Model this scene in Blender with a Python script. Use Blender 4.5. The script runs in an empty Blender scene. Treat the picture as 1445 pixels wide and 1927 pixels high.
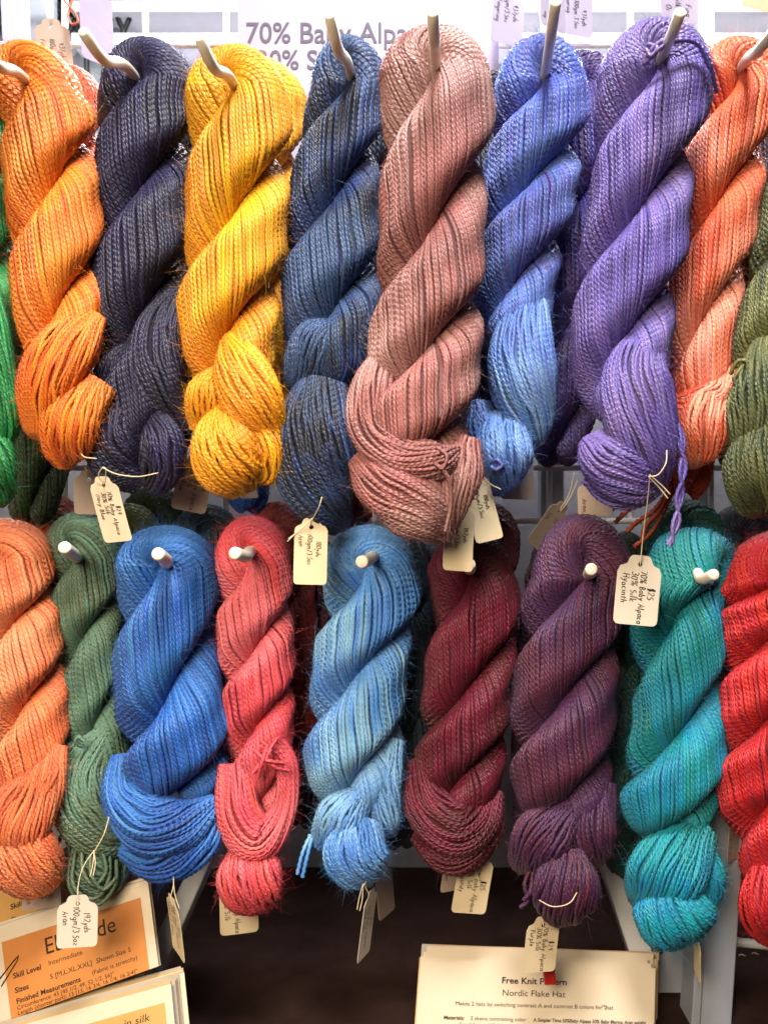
import bpy, math
import numpy as np
from mathutils import Vector

# ------------------------------------------------------------------ camera, world, lamps, exposure
SC = bpy.context.scene
COL = SC.collection
F_PX, VX, VY, CAM_D = 1500.0, 830.0, 1060.0, 0.60     # focal length in photo pixels, horizon point, distance to the front skeins
cam_d = bpy.data.cameras.new('camera'); cam = bpy.data.objects.new('camera', cam_d); COL.objects.link(cam)
cam.location = (0, -CAM_D, 0); cam.rotation_euler = (math.pi / 2, 0, 0)
cam_d.sensor_fit = 'VERTICAL'; cam_d.sensor_height = 36.0; cam_d.sensor_width = 27.0
cam_d.lens = F_PX / 1927 * 36.0
cam_d.shift_x = -(VX - 722.5) / 1927; cam_d.shift_y = (VY - 963.5) / 1927
cam_d.clip_start = 0.02; cam_d.clip_end = 50
cam_d.dof.use_dof = True; cam_d.dof.focus_distance = 0.60; cam_d.dof.aperture_fstop = 9.0
SC.camera = cam
W = bpy.data.worlds.new('World'); SC.world = W; W.use_nodes = True
W.node_tree.nodes['Background'].inputs[0].default_value = (1.0, 0.93, 0.85, 1)
W.node_tree.nodes['Background'].inputs[1].default_value = 0.03

def area(name, loc, target, size, power, col, sy=None):
    l = bpy.data.lights.new(name, 'AREA'); l.energy = power; l.color = col
    l.shape = 'RECTANGLE'; l.size = size; l.size_y = sy or size
    o = bpy.data.objects.new(name, l); COL.objects.link(o); o.location = loc
    d = Vector(target) - Vector(loc); o.rotation_euler = d.to_track_quat('-Z', 'Y').to_euler()
    return o
area('ceiling_lamp', (0.08, -0.52, 1.12), (0.0, 0.0, 0.04), 0.32, 27, (1.0, 0.98, 0.96))
L = area('warm_lamp', (-0.30, -0.85, 0.30), (-0.02, 0.05, -0.34), 0.50, 6.0, (1.0, 0.83, 0.63)); L.data.spread = math.radians(100)
L = area('shelf_strip_lamp', (0.0, 0.25, 0.61), (0.0, 0.45, 0.52), 1.4, 3.5, (0.92, 0.93, 1.0), 0.05); L.data.spread = math.radians(110)
L = area('shelf_strip_lamp', (0.0, 0.20, 0.60), (0.0, 0.0, 0.34), 1.4, 13, (0.93, 0.95, 1.0), 0.05); L.data.spread = math.radians(100)
SC.view_settings.view_transform = 'Standard'; SC.view_settings.look = 'None'
SC.view_settings.exposure = 0.0; SC.view_settings.gamma = 1.0; SC.view_settings.use_curve_mapping = False
SC.cycles.max_bounces = 6; SC.cycles.diffuse_bounces = 2; SC.cycles.glossy_bounces = 2
SC.cycles.use_denoising = True

RNG = np.random.default_rng(11)

# ------------------------------------------------------------------ helpers
def P(x, y, Y):
    """photo pixel -> world point at depth Y"""
    s = (CAM_D + Y) / F_PX
    return Vector(((x - VX) * s, Y, (VY - y) * s))

def lin(h):
    h = h.lstrip('#'); v = [int(h[i:i + 2], 16) / 255 for i in (0, 2, 4)]
    return tuple(c / 12.92 if c <= 0.04045 else ((c + 0.055) / 1.055) ** 2.4 for c in v) + (1.0,)

def link(o, parent=None):
    COL.objects.link(o)
    if parent: o.parent = parent
    return o

def thing(name, label, cat, loc=(0, 0, 0), group=None):
    o = bpy.data.objects.new(name, None); o.location = loc; o.empty_display_size = 0.02
    COL.objects.link(o); o['label'] = label; o['category'] = cat
    if group: o['group'] = group
    return o

def obj(name, V, F, mat, parent=None, smooth=False, uv=None, rnd=None):
    """one mesh object from world-space vertices (made local to the parent's location)"""
    V = np.asarray(V, dtype=np.float64).reshape(-1, 3)
    if parent: V = V - np.array(parent.location)
    me = bpy.data.meshes.new(name)
    if isinstance(F, np.ndarray):
        n, k = F.shape
        me.vertices.add(len(V)); me.vertices.foreach_set('co', V.astype(np.float32).ravel())
        me.loops.add(n * k); me.loops.foreach_set('vertex_index', F.astype(np.int32).ravel())
        me.polygons.add(n)
        me.polygons.foreach_set('loop_start', np.arange(0, n * k, k, dtype=np.int32))
        try: me.polygons.foreach_set('loop_total', np.full(n, k, dtype=np.int32))
        except Exception: pass
        me.update(calc_edges=True)
    else:
        me.from_pydata([tuple(v) for v in V], [], F); me.update()
    if smooth: me.polygons.foreach_set('use_smooth', np.ones(len(me.polygons), dtype=bool))
    if uv is not None:
        u = me.uv_layers.new(name='UVMap'); u.data.foreach_set('uv', uv.astype(np.float32).ravel())
    if rnd is not None:
        a = me.attributes.new('rnd', 'FLOAT', 'POINT'); a.data.foreach_set('value', rnd.astype(np.float32))
    me.materials.append(mat)
    me.update()
    return link(bpy.data.objects.new(name, me), parent)

class NT:
    def __init__(self, name):
        self.m = bpy.data.materials.new(name); self.m.use_nodes = True
        self.t = self.m.node_tree; self.n = self.t.nodes; self.b = self.n['Principled BSDF']
    def add(self, typ, **kw):
        n = self.n.new(typ)
        for k, v in kw.items(): setattr(n, k, v)
        return n
    def val(self, sock, v):
        if isinstance(v, bpy.types.NodeSocket): self.t.links.new(v, sock)
        else: sock.default_value = v
    def math(self, op, a, b=0.0, c=None, clamp=False):
        n = self.add('ShaderNodeMath', operation=op, use_clamp=clamp)
        self.val(n.inputs[0], a); self.val(n.inputs[1], b)
        if c is not None: self.val(n.inputs[2], c)
        return n.outputs[0]
    def mix(self, f, a, b, mode='MIX'):
        n = self.add('ShaderNodeMix', data_type='RGBA', blend_type=mode)
        self.val(n.inputs[0], f); self.val(n.inputs[6], a); self.val(n.inputs[7], b)
        return n.outputs[2]
    def noise(self, vec, scale, detail=2.0, rough=0.5):
        n = self.add('ShaderNodeTexNoise'); n.inputs['Scale'].default_value = scale
        n.inputs['Detail'].default_value = detail; n.inputs['Roughness'].default_value = rough
        if vec is not None: self.t.links.new(vec, n.inputs['Vector'])
        return n.outputs['Fac']
    def ramp(self, f, lo, hi):
        n = self.add('ShaderNodeMapRange', clamp=True); self.val(n.inputs[0], f)
        n.inputs[1].default_value = lo; n.inputs[2].default_value = hi
        return n.outputs[0]

def plain(name, col, rough=0.5, spec=0.4, var=0.0, scale=40.0, bump=0.0, metal=0.0):
    t = NT(name); c = lin(col) if isinstance(col, str) else col
    t.b.inputs['Roughness'].default_value = rough; t.b.inputs['Metallic'].default_value = metal
    t.b.inputs['Specular IOR Level'].default_value = spec
    co = t.add('ShaderNodeTexCoord').outputs['Object']
    f = t.noise(co, scale, 4.0, 0.6)
    dark = tuple(x * (1 - var) for x in c[:3]) + (1,); light = tuple(min(1, x * (1 + var * 0.5)) for x in c[:3]) + (1,)
    t.val(t.b.inputs['Base Color'], t.mix(t.ramp(f, 0.3, 0.7), dark, light))
    if bump:
        b = t.add('ShaderNodeBump'); b.inputs['Strength'].default_value = 0.5; b.inputs['Distance'].default_value = bump
        t.val(b.inputs['Height'], t.noise(co, scale * 2.5, 5.0, 0.65)); t.val(t.b.inputs['Normal'], b.outputs[0])
    return t.m

def yarn(name, A, B, C=None, C_amt=0.35, seed=0.0, fleck=0.30):
    """hand dyed plied yarn: dye wanders along and across the strands, pale silk flecks with painted-in sparkle follow the ply, plies are in the bump"""
    t = NT(name); C = C or B
    co = t.add('ShaderNodeTexCoord').outputs['Object']
    uvn = t.add('ShaderNodeUVMap'); uvn.uv_map = 'UVMap'
    sep = t.add('ShaderNodeSeparateXYZ'); t.t.links.new(uvn.outputs[0], sep.inputs[0])
    u, v = sep.outputs[0], sep.outputs[1]
    at = t.add('ShaderNodeAttribute', attribute_name='rnd'); rnd = at.outputs['Fac']
    off = t.add('ShaderNodeVectorMath', operation='ADD'); t.t.links.new(co, off.inputs[0])
    cmb = t.add('ShaderNodeCombineXYZ')
    t.val(cmb.inputs[0], t.math('MULTIPLY', rnd, 0.05)); cmb.inputs[1].default_value = seed; t.val(cmb.inputs[2], t.math('MULTIPLY', rnd, 0.03))
    t.t.links.new(cmb.outputs[0], off.inputs[1])
    n1 = t.noise(off.outputs[0], 22.0, 2.0, 0.5)
    off2 = t.add('ShaderNodeVectorMath', operation='ADD'); t.t.links.new(off.outputs[0], off2.inputs[0]); off2.inputs[1].default_value = (3.1, 7.7, 1.3)
    n2 = t.noise(off2.outputs[0], 13.0, 2.0, 0.5)
    col = t.mix(t.ramp(n1, 0.42, 0.58), lin(A), lin(B))
    col = t.mix(t.math('MULTIPLY', t.ramp(n2, 0.47, 0.62), C_amt * 2), col, lin(C))
    # a little strand to strand difference in dye uptake
    hs = t.add('ShaderNodeHueSaturation'); t.val(hs.inputs['Color'], col)
    t.val(hs.inputs['Value'], t.math('MULTIPLY_ADD', rnd, 0.30, 0.85))
    t.val(hs.inputs['Hue'], t.math('MULTIPLY_ADD', rnd, 0.012, 0.494))
    # pale silk fibres with their sparkle painted in: streaks that run with the ply
    fv = t.add('ShaderNodeCombineXYZ')
    t.val(fv.inputs[0], t.math('MULTIPLY', t.math('ADD', u, t.math('MULTIPLY', v, 3.0)), 3.0)); t.val(fv.inputs[1], t.math('MULTIPLY', u, 0.5)); t.val(fv.inputs[2], t.math('MULTIPLY', rnd, 90.0))
    fl = t.ramp(t.noise(fv.outputs[0], 1.6, 2.0, 0.6), 0.56, 0.72)
    pale = t.mix(0.38, lin(A), (0.75, 0.72, 0.66, 1))
    t.val(t.b.inputs['Base Color'], t.mix(t.math('MULTIPLY', fl, fleck), hs.outputs[0], pale))
    fine = t.noise(fv.outputs[0], 2.2, 2.0, 0.7)
    ply = t.math('ABSOLUTE', t.math('SINE', t.math('MULTIPLY', t.math('ADD', u, t.math('MULTIPLY', v, 3.0)), math.pi)))
    fine = t.math('ADD', t.math('MULTIPLY', fine, 0.5), ply)
    bmp = t.add('ShaderNodeBump'); bmp.inputs['Strength'].default_value = 1.0; bmp.inputs['Distance'].default_value = 0.0006
    t.val(bmp.inputs['Height'], fine); t.val(t.b.inputs['Normal'], bmp.outputs[0])
    t.b.inputs['Roughness'].default_value = 0.43; t.b.inputs['Specular IOR Level'].default_value = 0.5
    t.b.inputs['Sheen Weight'].default_value = 0.05; t.b.inputs['Sheen Roughness'].default_value = 0.4
    return t.m

SIDES = [8]; UPS = [4]       # rings per path step: front skeins are refined, those behind are not
SQ = 0.92       # squareness of a bundle's section
PLY = 11.0      # ply length along a strand, photo pixels
def tubes(Pt, Nr, r, sides=6, up=1, ply=0.0):
    """Pt [N,K,3] points, Nr [N,K,3] side vectors, r [N,K] -> V, F, uv (per loop), strand index per vertex. UV: u = length, v = round.
    ply > 0 (world length) shapes each strand as two plies wound round one another; up refines the rings along it"""
    N, K, _ = Pt.shape
    if up > 1:
        q = np.linspace(0, K - 1, (K - 1) * up + 1); i = np.minimum(q.astype(int), K - 2); f = (q - i)[None, :, None]
        p0, p1, p2, p3 = Pt[:, np.maximum(i - 1, 0)], Pt[:, i], Pt[:, i + 1], Pt[:, np.minimum(i + 2, K - 1)]
        Pt = 0.5 * (2 * p1 + (p2 - p0) * f + (2 * p0 - 5 * p1 + 4 * p2 - p3) * f ** 2 + (3 * p1 - p0 - 3 * p2 + p3) * f ** 3)
        Nr = Nr[:, i] * (1 - f) + Nr[:, i + 1] * f; r = r[:, i] * (1 - f[..., 0]) + r[:, i + 1] * f[..., 0]; K = len(q)
    T = np.gradient(Pt, axis=1); T /= np.linalg.norm(T, axis=2, keepdims=True) + 1e-12
    Nn = Nr - (Nr * T).sum(2, keepdims=True) * T; Nn /= np.linalg.norm(Nn, axis=2, keepdims=True) + 1e-12
    B = np.cross(T, Nn)
    ang = np.arange(sides) / sides * 2 * np.pi
    seg = np.linalg.norm(np.diff(Pt, axis=1), axis=2); U = np.concatenate([np.zeros((N, 1)), np.cumsum(seg, 1)], 1)
    rr = np.repeat(r[:, :, None], sides, 2)
    if ply:
        U = U + (np.arange(N) * 0.618 % 1.0)[:, None] * ply * 2
        rr = rr * (0.95 + 0.34 * np.cos(3 * ang[None, None, :] + 2 * np.pi * U[:, :, None] / ply))
    V = Pt[:, :, None, :] + rr[..., None] * (np.cos(ang)[None, None, :, None] * Nn[:, :, None, :] + np.sin(ang)[None, None, :, None] * B[:, :, None, :])
    idx = np.arange(N * K * sides, dtype=np.int32).reshape(N, K, sides); nx = np.roll(idx, -1, axis=2)
    F = np.stack([idx[:, :-1], nx[:, :-1], nx[:, 1:], idx[:, 1:]], axis=-1).reshape(-1, 4)
    vv = (np.arange(sides) / sides).astype(np.float32); U = U.astype(np.float32)
    uv = np.zeros((N, K - 1, sides, 4, 2), np.float32)
    uv[..., 0, 0] = U[:, :-1, None]; uv[..., 1, 0] = U[:, :-1, None]; uv[..., 2, 0] = U[:, 1:, None]; uv[..., 3, 0] = U[:, 1:, None]
    uv[..., 0, 1] = vv; uv[..., 3, 1] = vv; uv[..., 1, 1] = vv + 1 / sides; uv[..., 2, 1] = vv + 1 / sides
    return V.reshape(-1, 3).astype(np.float32), F, uv.reshape(-1, 2), np.repeat(np.arange(N), K * sides)

def spline(pts, n):
    """Catmull-Rom through rows of pts, n samples evenly spaced in length"""
    p = np.asarray(pts, float)
    if len(p) == 2: q = p[0] + (p[1] - p[0]) * np.linspace(0, 1, n)[:, None]; return q
    e = np.vstack([2 * p[0] - p[1], p, 2 * p[-1] - p[-2]]); out = []
    for i in range(1, len(e) - 2):
        t = np.linspace(0, 1, 24, endpoint=False)[:, None]
        a, b, c, d = e[i - 1], e[i], e[i + 1], e[i + 2]
        out.append(0.5 * (2 * b + (c - a) * t + (2 * a - 5 * b + 4 * c - d) * t ** 2 + (3 * b - a - 3 * c + d) * t ** 3))
    out = np.vstack(out + [e[-2:-1]])
    L = np.concatenate([[0], np.cumsum(np.linalg.norm(np.diff(out[:, :3], axis=0), axis=1))])
    return np.stack([np.interp(np.linspace(0, L[-1], n), L, out[:, k]) for k in range(out.shape[1])], 1)

def smooth(a, w):
    k = np.ones(w) / w; p = np.pad(a, (w, w), mode='edge')
    return np.convolve(np.convolve(p, k, 'same'), k, 'same')[w:-w]

def wave(rng, t, s, n=5, mt=4, ks=4.0):
    out = 0
    for _ in range(n):
        out = out + np.sin(rng.integers(1, mt + 1) * t + rng.uniform(-ks, ks) * s + rng.uniform(0, 6.28))
    return out / n

class Px:
    """skein pixel space (x, y down, d towards the viewer) -> world, for a skein whose middle plane is at depth Y and whose front stands `front` px proud of it"""
    def __init__(self, Y, front):
        self.Y = Y; self.s0 = CAM_D + Y; self.s = (self.s0 - front * self.s0 / F_PX) / F_PX
    def pt(self, q):
        q = np.asarray(q, float)
        return np.stack([(q[..., 0] - VX) * self.s, self.Y - q[..., 2] * self.s, (VY - q[..., 1]) * self.s], -1)
    def vec(self, q):
        return np.stack([q[..., 0], -q[..., 2], -q[..., 1]], -1)

def bundle(px, C, E1, E2, b, a, tw, rng, dia=7.3, n=None, messy=1.0, fuzz=500, umul=1.0, top_fuzz=False):
    """strands wound round a swept ellipse. C,E1,E2 [K,3]; b,a,tw [K]. Returns list of (V,F,uv,rnd) pieces"""
    K = len(C); r = dia / 2
    asp = float(np.mean(a) / max(np.mean(b), 1e-6))
    pw_ = lambda v: np.sign(v) * np.abs(v) ** SQ
    tt = np.linspace(0, 2 * np.pi, 1441); ex, ey = pw_(np.cos(tt)), asp * pw_(np.sin(tt))
    S = np.concatenate([[0], np.cumsum(np.hypot(np.diff(ex), np.diff(ey)))]); S /= S[-1]
    amap = lambda u_: np.interp(u_ % 1.0, S, tt)
    per = float(np.percentile(np.pi * (3 * (a + b) - np.sqrt((3 * a + b) * (a + 3 * b))), 80))
    n = n or max(8, int(per / (dia * 0.67)))
    s = np.linspace(0, 1, K)[None, :]
    uu = (np.arange(n) + rng.uniform(-.3, .3, n))[:, None] / n
    t0 = amap(uu)
    # strands keep together in hanks, with grooves between
    def slow(lo_, hi_): return np.sin(s * rng.uniform(lo_, hi_, n)[:, None] + rng.uniform(0, 6.28, n)[:, None])
    gap = 2 * np.pi / n
    t = 2 * np.pi * uu + tw[None, :] + messy * (0.05 * wave(rng, t0, s * 6, 5, 4, 1.0) + gap * (0.38 * slow(2, 9) + 0.25 * slow(8, 26)))
    lift = messy * r * (rng.uniform(-.16, .10, n)[:, None] + 0.13 * slow(3, 10) + 0.5 * wave(rng, t0, s * 5, 4, 5, 1.5))
    lo = rng.random(n) < 0.08
    lift = lift + np.where(lo[:, None], r * 0.5 * (0.5 + 0.5 * slow(3, 9)), 0)
    t = t + np.where(lo[:, None], 0.12 * slow(2, 5), 0)
    t = amap(t / (2 * np.pi))
    lump = 1 + messy * 0.035 * wave(rng, t, s * 8, 4, 3, 2.0)
    bb = np.maximum(b[None, :] * lump + lift - r, 1.0); aa = np.maximum(a[None, :] * lump + lift - r, 1.0)
    ct, st = pw_(np.cos(t))[..., None], pw_(np.sin(t))[..., None]
    Q = C[None] + bb[..., None] * ct * E1[None] + aa[..., None] * st * E2[None]
    Nq = ct / np.maximum(b, 1)[None, :, None] * E1[None] + st / np.maximum(a, 1)[None, :, None] * E2[None]
    Wp, Wn = px.pt(Q), px.vec(Nq); Wn /= np.linalg.norm(Wn, axis=2, keepdims=True) + 1e-9
    rr = np.repeat((r * rng.uniform(.88, 1.10, n) * px.s)[:, None], K, 1)
    V, F, uv, si = tubes(Wp, Wn, rr * 1.04, SIDES[0], UPS[0], PLY * px.s)
    uv[:, 0] = uv[:, 0] / (PLY * px.s) * umul
    rn = rng.random(n)
    out = [(V, F, uv, rn[si])]
    # core that fills the bundle under its outer strands
    m = 28; tc = np.arange(m) / m * 2 * np.pi
    Qc = C[:, None] + np.maximum(b - dia * 0.80, .5)[:, None, None] * pw_(np.cos(tc))[None, :, None] * E1[:, None] + np.maximum(a - dia * 0.80, .5)[:, None, None] * pw_(np.sin(tc))[None, :, None] * E2[:, None]
    Vc = px.pt(Qc).reshape(-1, 3); i = np.arange(K * m).reshape(K, m); j = np.roll(i, -1, 1)
    Fc = np.stack([i[:-1], j[:-1], j[1:], i[1:]], -1).reshape(-1, 4)
    kk, mm = np.meshgrid(np.arange(K - 1), np.arange(m), indexing='ij')
    uvc = np.stack([np.stack([kk * 1.5 + a_, mm * 3.0 + b_], -1) for a_, b_ in ((0, 0), (0, 3), (1.5, 3), (1.5, 0))], 2).reshape(-1, 2)
    out.append((Vc, Fc, uvc, np.full(len(Vc), .4)))
    # halo of loose fibres
    if fuzz:
        fi = rng.integers(0, n, fuzz); fk = rng.integers(1, K - 1, fuzz) if top_fuzz else rng.integers(max(1, int(K * .12)), int(K * .88), fuzz)
        if top_fuzz: m_ = int(fuzz * .22); fk[:m_] = np.clip(rng.normal(K / 2, K * .035, m_).astype(int), 1, K - 2)
        p0 = Wp[fi, fk] + Wn[fi, fk] * rr[fi, fk][:, None]
        tg = Wp[fi, fk] - Wp[fi, fk - 1]; tg /= np.linalg.norm(tg, axis=1, keepdims=True) + 1e-9
        d = Wn[fi, fk] * rng.uniform(.25, 1.0, fuzz)[:, None] + tg * rng.normal(0, .8, fuzz)[:, None] + rng.normal(0, .35, (fuzz, 3))
        d /= np.linalg.norm(d, axis=1, keepdims=True)
        ln = np.minimum(rng.gamma(1.8, 0.0022, fuzz), .0085)[:, None]; bend = rng.normal(0, .55, (fuzz, 3)); bend2 = rng.normal(0, .5, (fuzz, 3))
        ks = np.linspace(0, 1, 6)
        H = np.stack([p0 + d * ln * k + bend * ln * k ** 2 + bend2 * ln * k ** 3 for k in ks], 1)
        side = np.cross(d, rng.normal(0, 1, (fuzz, 3))); side /= np.linalg.norm(side, axis=1, keepdims=True) + 1e-9
        w = (0.000060 * rng.uniform(.7, 1.4, fuzz))[:, None, None] * (1 - 0.7 * ks)[None, :, None]
        Vh = np.stack([H - side[:, None] * w, H + side[:, None] * w], 2).reshape(-1, 3)
        q = np.arange(fuzz * 6 * 2).reshape(fuzz, 6, 2)
        Fh = np.stack([q[:, :-1, 0], q[:, :-1, 1], q[:, 1:, 1], q[:, 1:, 0]], -1).reshape(-1, 4)
        out.append((Vh, Fh, np.full((len(Fh) * 4, 2), .25), np.repeat(rn[fi], 12)))
    return out

def merge(parts):
    V, F, uv, rn, o = [], [], [], [], 0
    for a, b, c, d in parts:
        V.append(a); F.append(b + o); uv.append(c); rn.append(d); o += len(a)
    return np.concatenate(V), np.concatenate(F), np.concatenate(uv), np.concatenate(rn)

FL = 0.80     # depth flattening of a hanging skein
def twist_bundle(px, hook, top, axis, phi, rng, c=1.66, dia=7.3, fuzz=900, messy=1.0, step=9.0, ph0=0.0):
    """the hank: one long loop that hangs over the peg, its two legs twisted round one another"""
    ax = np.array(axis, float); hx, hy = hook; yb = ax[-1, 1]
    y = np.arange(hy, yb + step, step); n = len(y)
    x = smooth(np.interp(y, ax[:, 1], ax[:, 0]), 7); R = smooth(np.interp(y, ax[:, 1], ax[:, 2]), 7)
    x[0:8] += (hx - x[0]) * np.linspace(1, 0, 8) ** 2
    py, pk = [hy] + [q[0] for q in phi], [ph0] + [q[1] for q in phi]
    if py[-1] < yb:
        sl = (pk[-1] - pk[-2]) / (py[-1] - py[-2]); py.append(yb + 30); pk.append(pk[-1] + sl * (yb + 30 - py[-2]))
    f = smooth(np.interp(y, py, np.array(pk) * np.pi), 5)
    capd = np.clip((yb - y) / (0.8 * R), 0, 1); cap = np.sqrt(np.clip(1 - (1 - capd) ** 2, 0.02, 1))
    pz = 0.97 + 0.05 * np.sin(f) ** 2; A = 0.475 * R * pz; b = 0.56 * R * cap * pz; a = 0.795 * R * cap * pz
    # closer to the peg the legs are squeezed together
    z = np.zeros_like(y)
    def leg(sgn):
        C = np.stack([x + sgn * A * np.cos(f), y, FL * sgn * A * np.sin(f)], 1)
        E1 = np.stack([sgn * np.cos(f), z, FL * sgn * np.sin(f)], 1); E2 = np.stack([-np.sin(f), z, FL * np.cos(f)], 1)
        return C, E1, E2
    Cr, E1r, E2r = leg(1); Cl, E1l, E2l = leg(-1)
    m = 15; al = np.linspace(0, np.pi, m + 2)[1:-1]
    bt = 0.44 * R[0]; H = max(hy - top - bt, 0.12 * R[0])
    A0 = A[0]
    ca, sa = np.cos(al), np.sin(al)
    Ca = np.stack([hx + A0 * ca * math.cos(f[0]), hy - H * sa, FL * A0 * ca * math.sin(f[0])], 1)
    nn = np.stack([ca / A0, -sa / H], 1); nn /= np.linalg.norm(nn, axis=1, keepdims=True)
    E1a = np.stack([nn[:, 0] * math.cos(f[0]), nn[:, 1], FL * nn[:, 0] * math.sin(f[0])], 1)
    E2a = np.repeat(E2r[:1], m, 0)
    ba = b[0] + (bt - b[0]) * sa; aa = np.full(m, a[0])
    C = np.vstack([Cr[::-1], Ca, Cl]); E1 = np.vstack([E1r[::-1], E1a, E1l]); E2 = np.vstack([E2r[::-1], E2a, E2l])
    bb = np.concatenate([b[::-1], ba, b]); a2 = np.concatenate([a[::-1], aa, a])
    g = c * (f - f[0])
    TA = 2.4
    tw = np.concatenate([-g[::-1] - TA / 2, np.linspace(-TA / 2, TA / 2, m + 2)[1:-1], g + TA / 2])
    return bundle(px, C, E1, E2, bb, a2, tw, rng, dia, None, messy, fuzz, 1.0, True)

def lobe(px, pts, rng, flat=0.62, tw=0.22, dia=7.3, fuzz=1500, messy=1.7, n=None, dlt=0.0):
    """a bulging bundle along pts (x, y, d, half width)"""
    q = spline(pts, max(14, int(sum(np.hypot(pts[i + 1][0] - pts[i][0], pts[i + 1][1] - pts[i][1]) for i in range(len(pts) - 1)) / 8)))
    C = q[:, :3]; w = np.maximum(q[:, 3], 3.0)
    T = np.gradient(C, axis=0); T /= np.linalg.norm(T, axis=1, keepdims=True)
    E1 = np.cross(T, np.array([0, 0, 1.0])[None]); E1 /= np.linalg.norm(E1, axis=1, keepdims=True) + 1e-9
    E2 = np.cross(T, E1)
    return bundle(px, C, E1, E2, w, w * flat, dlt + tw * 2 * np.pi * np.linspace(0, 1, len(C)), rng, dia, n, messy, fuzz)

def cord(px, pts, dia, rng=None, sides=7):
    """single strand along pts (x, y, d)"""
    q = spline(pts, max(10, len(pts) * 10)); Wp = px.pt(q)[None]
    Nr = np.zeros_like(Wp); Nr[..., 1] = -1; Nr[..., 0] = .2
    V, F, uv, si = tubes(Wp, Nr, np.full(Wp.shape[:2], dia / 2 * px.s), 8, 4, PLY * px.s); uv[:, 0] /= PLY * px.s
    return V, F, uv, np.full(len(V), .5)

# ------------------------------------------------------------------ setting: wall, table, rack
M_WALL = plain('painted_wall', '#8a8a92', 0.75, 0.2, 0.10, 26, 0.004)
M_TABLE = plain('brown_table_cloth', '#2e201c', 0.95, 0.05, 0.35, 22, 0.001)
M_STEEL = plain('white_coated_steel', '#dcdcda', 0.35, 0.5, 0.05, 30)
M_PEG = plain('ivory_peg_vinyl', '#e6dcc8', 0.42, 0.5, 0.08, 60)
M_PAPER = plain('white_paper', '#cdbea6', 0.7, 0.2, 0.03, 30)
M_PAPER2 = plain('shaded_edge_paper', '#b79c74', 0.7, 0.2, 0.05, 30)  # darker tint painted in for shade lines and sleeve glints between stacked sheets
M_PAPER3 = plain('plastic_sleeve', '#a9a094', 0.25, 0.6, 0.05, 30)
M_POST = plain('grey_coated_steel', '#8f939b', 0.38, 0.5, 0.08, 30)
M_TAG = plain('tag_card', '#d0bd9a', 0.65, 0.25, 0.05, 60)
M_TAGW = plain('tag_card_white', '#d2c7b6', 0.65, 0.25, 0.04, 60)
M_TAGB = plain('tag_card_grey', '#b7a392', 0.7, 0.2, 0.06, 60)
M_TAGL = plain('tag_card_lilac', '#a098ac', 0.65, 0.25, 0.04, 60)
M_STRING = plain('cotton_string', '#dccaa6', 0.85, 0.1, 0.2, 900)
M_INK = plain('black_pen_ink', '#231d1c', 0.5, 0.3)
M_PRINT = plain('printed_black', '#33261f', 0.6, 0.2)
M_GOLD = plain('printed_gold_panel', '#cc9c58', 0.45, 0.35, 0.22, 9)
M_ORANGEP = plain('printed_orange_panel', '#c47e40', 0.45, 0.35, 0.20, 9)
M_SIGN = plain('frosted_sign_sheet', '#b6b0c4', 0.5, 0.3, 0.03, 8)
M_SIGNINK = plain('sign_grey_ink', '#665f70', 0.6, 0.2)
M_BLACKW = plain('black_wire', '#17181a', 0.5, 0.4)
M_RED = plain('red_plastic', '#a01c14', 0.4, 0.5, 0.1, 50)
M_DARKSH = plain('grey_shelf_back', '#7d8082', 0.8, 0.1, 0.2, 20)

WALL_Y, TAB_Z = 0.45, -0.399
def quad_grid(name, c0, c1, c2, c3, mat):
    return obj(name, [c0, c1, c2, c3], [(0, 1, 2, 3)], mat)
w = quad_grid('back_wall', (-3, WALL_Y, -1.2), (3, WALL_Y, -1.2), (3, WALL_Y, 2.2), (-3, WALL_Y, 2.2), M_WALL); w['kind'] = 'structure'
w = obj('table_top', [(-2.2, -0.35, TAB_Z), (2.2, -0.35, TAB_Z), (2.2, WALL_Y - .004, TAB_Z), (-2.2, WALL_Y - .004, TAB_Z),
                      (-2.2, -0.35, TAB_Z - .03), (2.2, -0.35, TAB_Z - .03), (2.2, WALL_Y - .004, TAB_Z - .03), (-2.2, WALL_Y - .004, TAB_Z - .03)],
        [(0, 1, 2, 3), (7, 6, 5, 4), (0, 4, 5, 1), (1, 5, 6, 2), (2, 6, 7, 3), (3, 7, 4, 0)], M_TABLE); w['kind'] = 'structure'

def rod_mesh(pts, r, sides=10, n=None, caps=True):
    """round bar through world points -> V, F(list)"""
    p = np.array([tuple(q) for q in pts], float)
    q = spline(p, n or max(2, 8 * (len(p) - 1))) if len(p) > 2 else p
    T = np.gradient(q, axis=0); T /= np.linalg.norm(T, axis=1, keepdims=True) + 1e-12
    ref = np.array([0.31, 0.2, 0.93]); V, F = [], []
    rr = np.full(len(q), r)
    if caps:   # rounded ends
        q = np.vstack([q[0] - T[0] * r * .18, q[0], q[1:-1], q[-1], q[-1] + T[-1] * r * .18]); T = np.vstack([T[:1], T, T[-1:]]); rr = np.concatenate([[r * .84], rr, [r * .84]])
    for i in range(len(q)):
        a = np.cross(T[i], ref); a /= np.linalg.norm(a); b = np.cross(T[i], a)
        for k in range(sides):
            an = 2 * math.pi * k / sides; V.append(q[i] + rr[i] * (math.cos(an) * a + math.sin(an) * b))
    for i in range(len(q) - 1):
        for k in range(sides):
            k2 = (k + 1) % sides; F.append((i * sides + k, i * sides + k2, (i + 1) * sides + k2, (i + 1) * sides + k))
    F.append(tuple(range(sides))[::-1]); F.append(tuple(range((len(q) - 1) * sides, len(q) * sides)))
    return V, F

def join(ms):
    V, F = [], []
    for v, f in ms:
        o = len(V); V += list(v); F += [tuple(i + o for i in q) for q in f]
    return V, F

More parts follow.
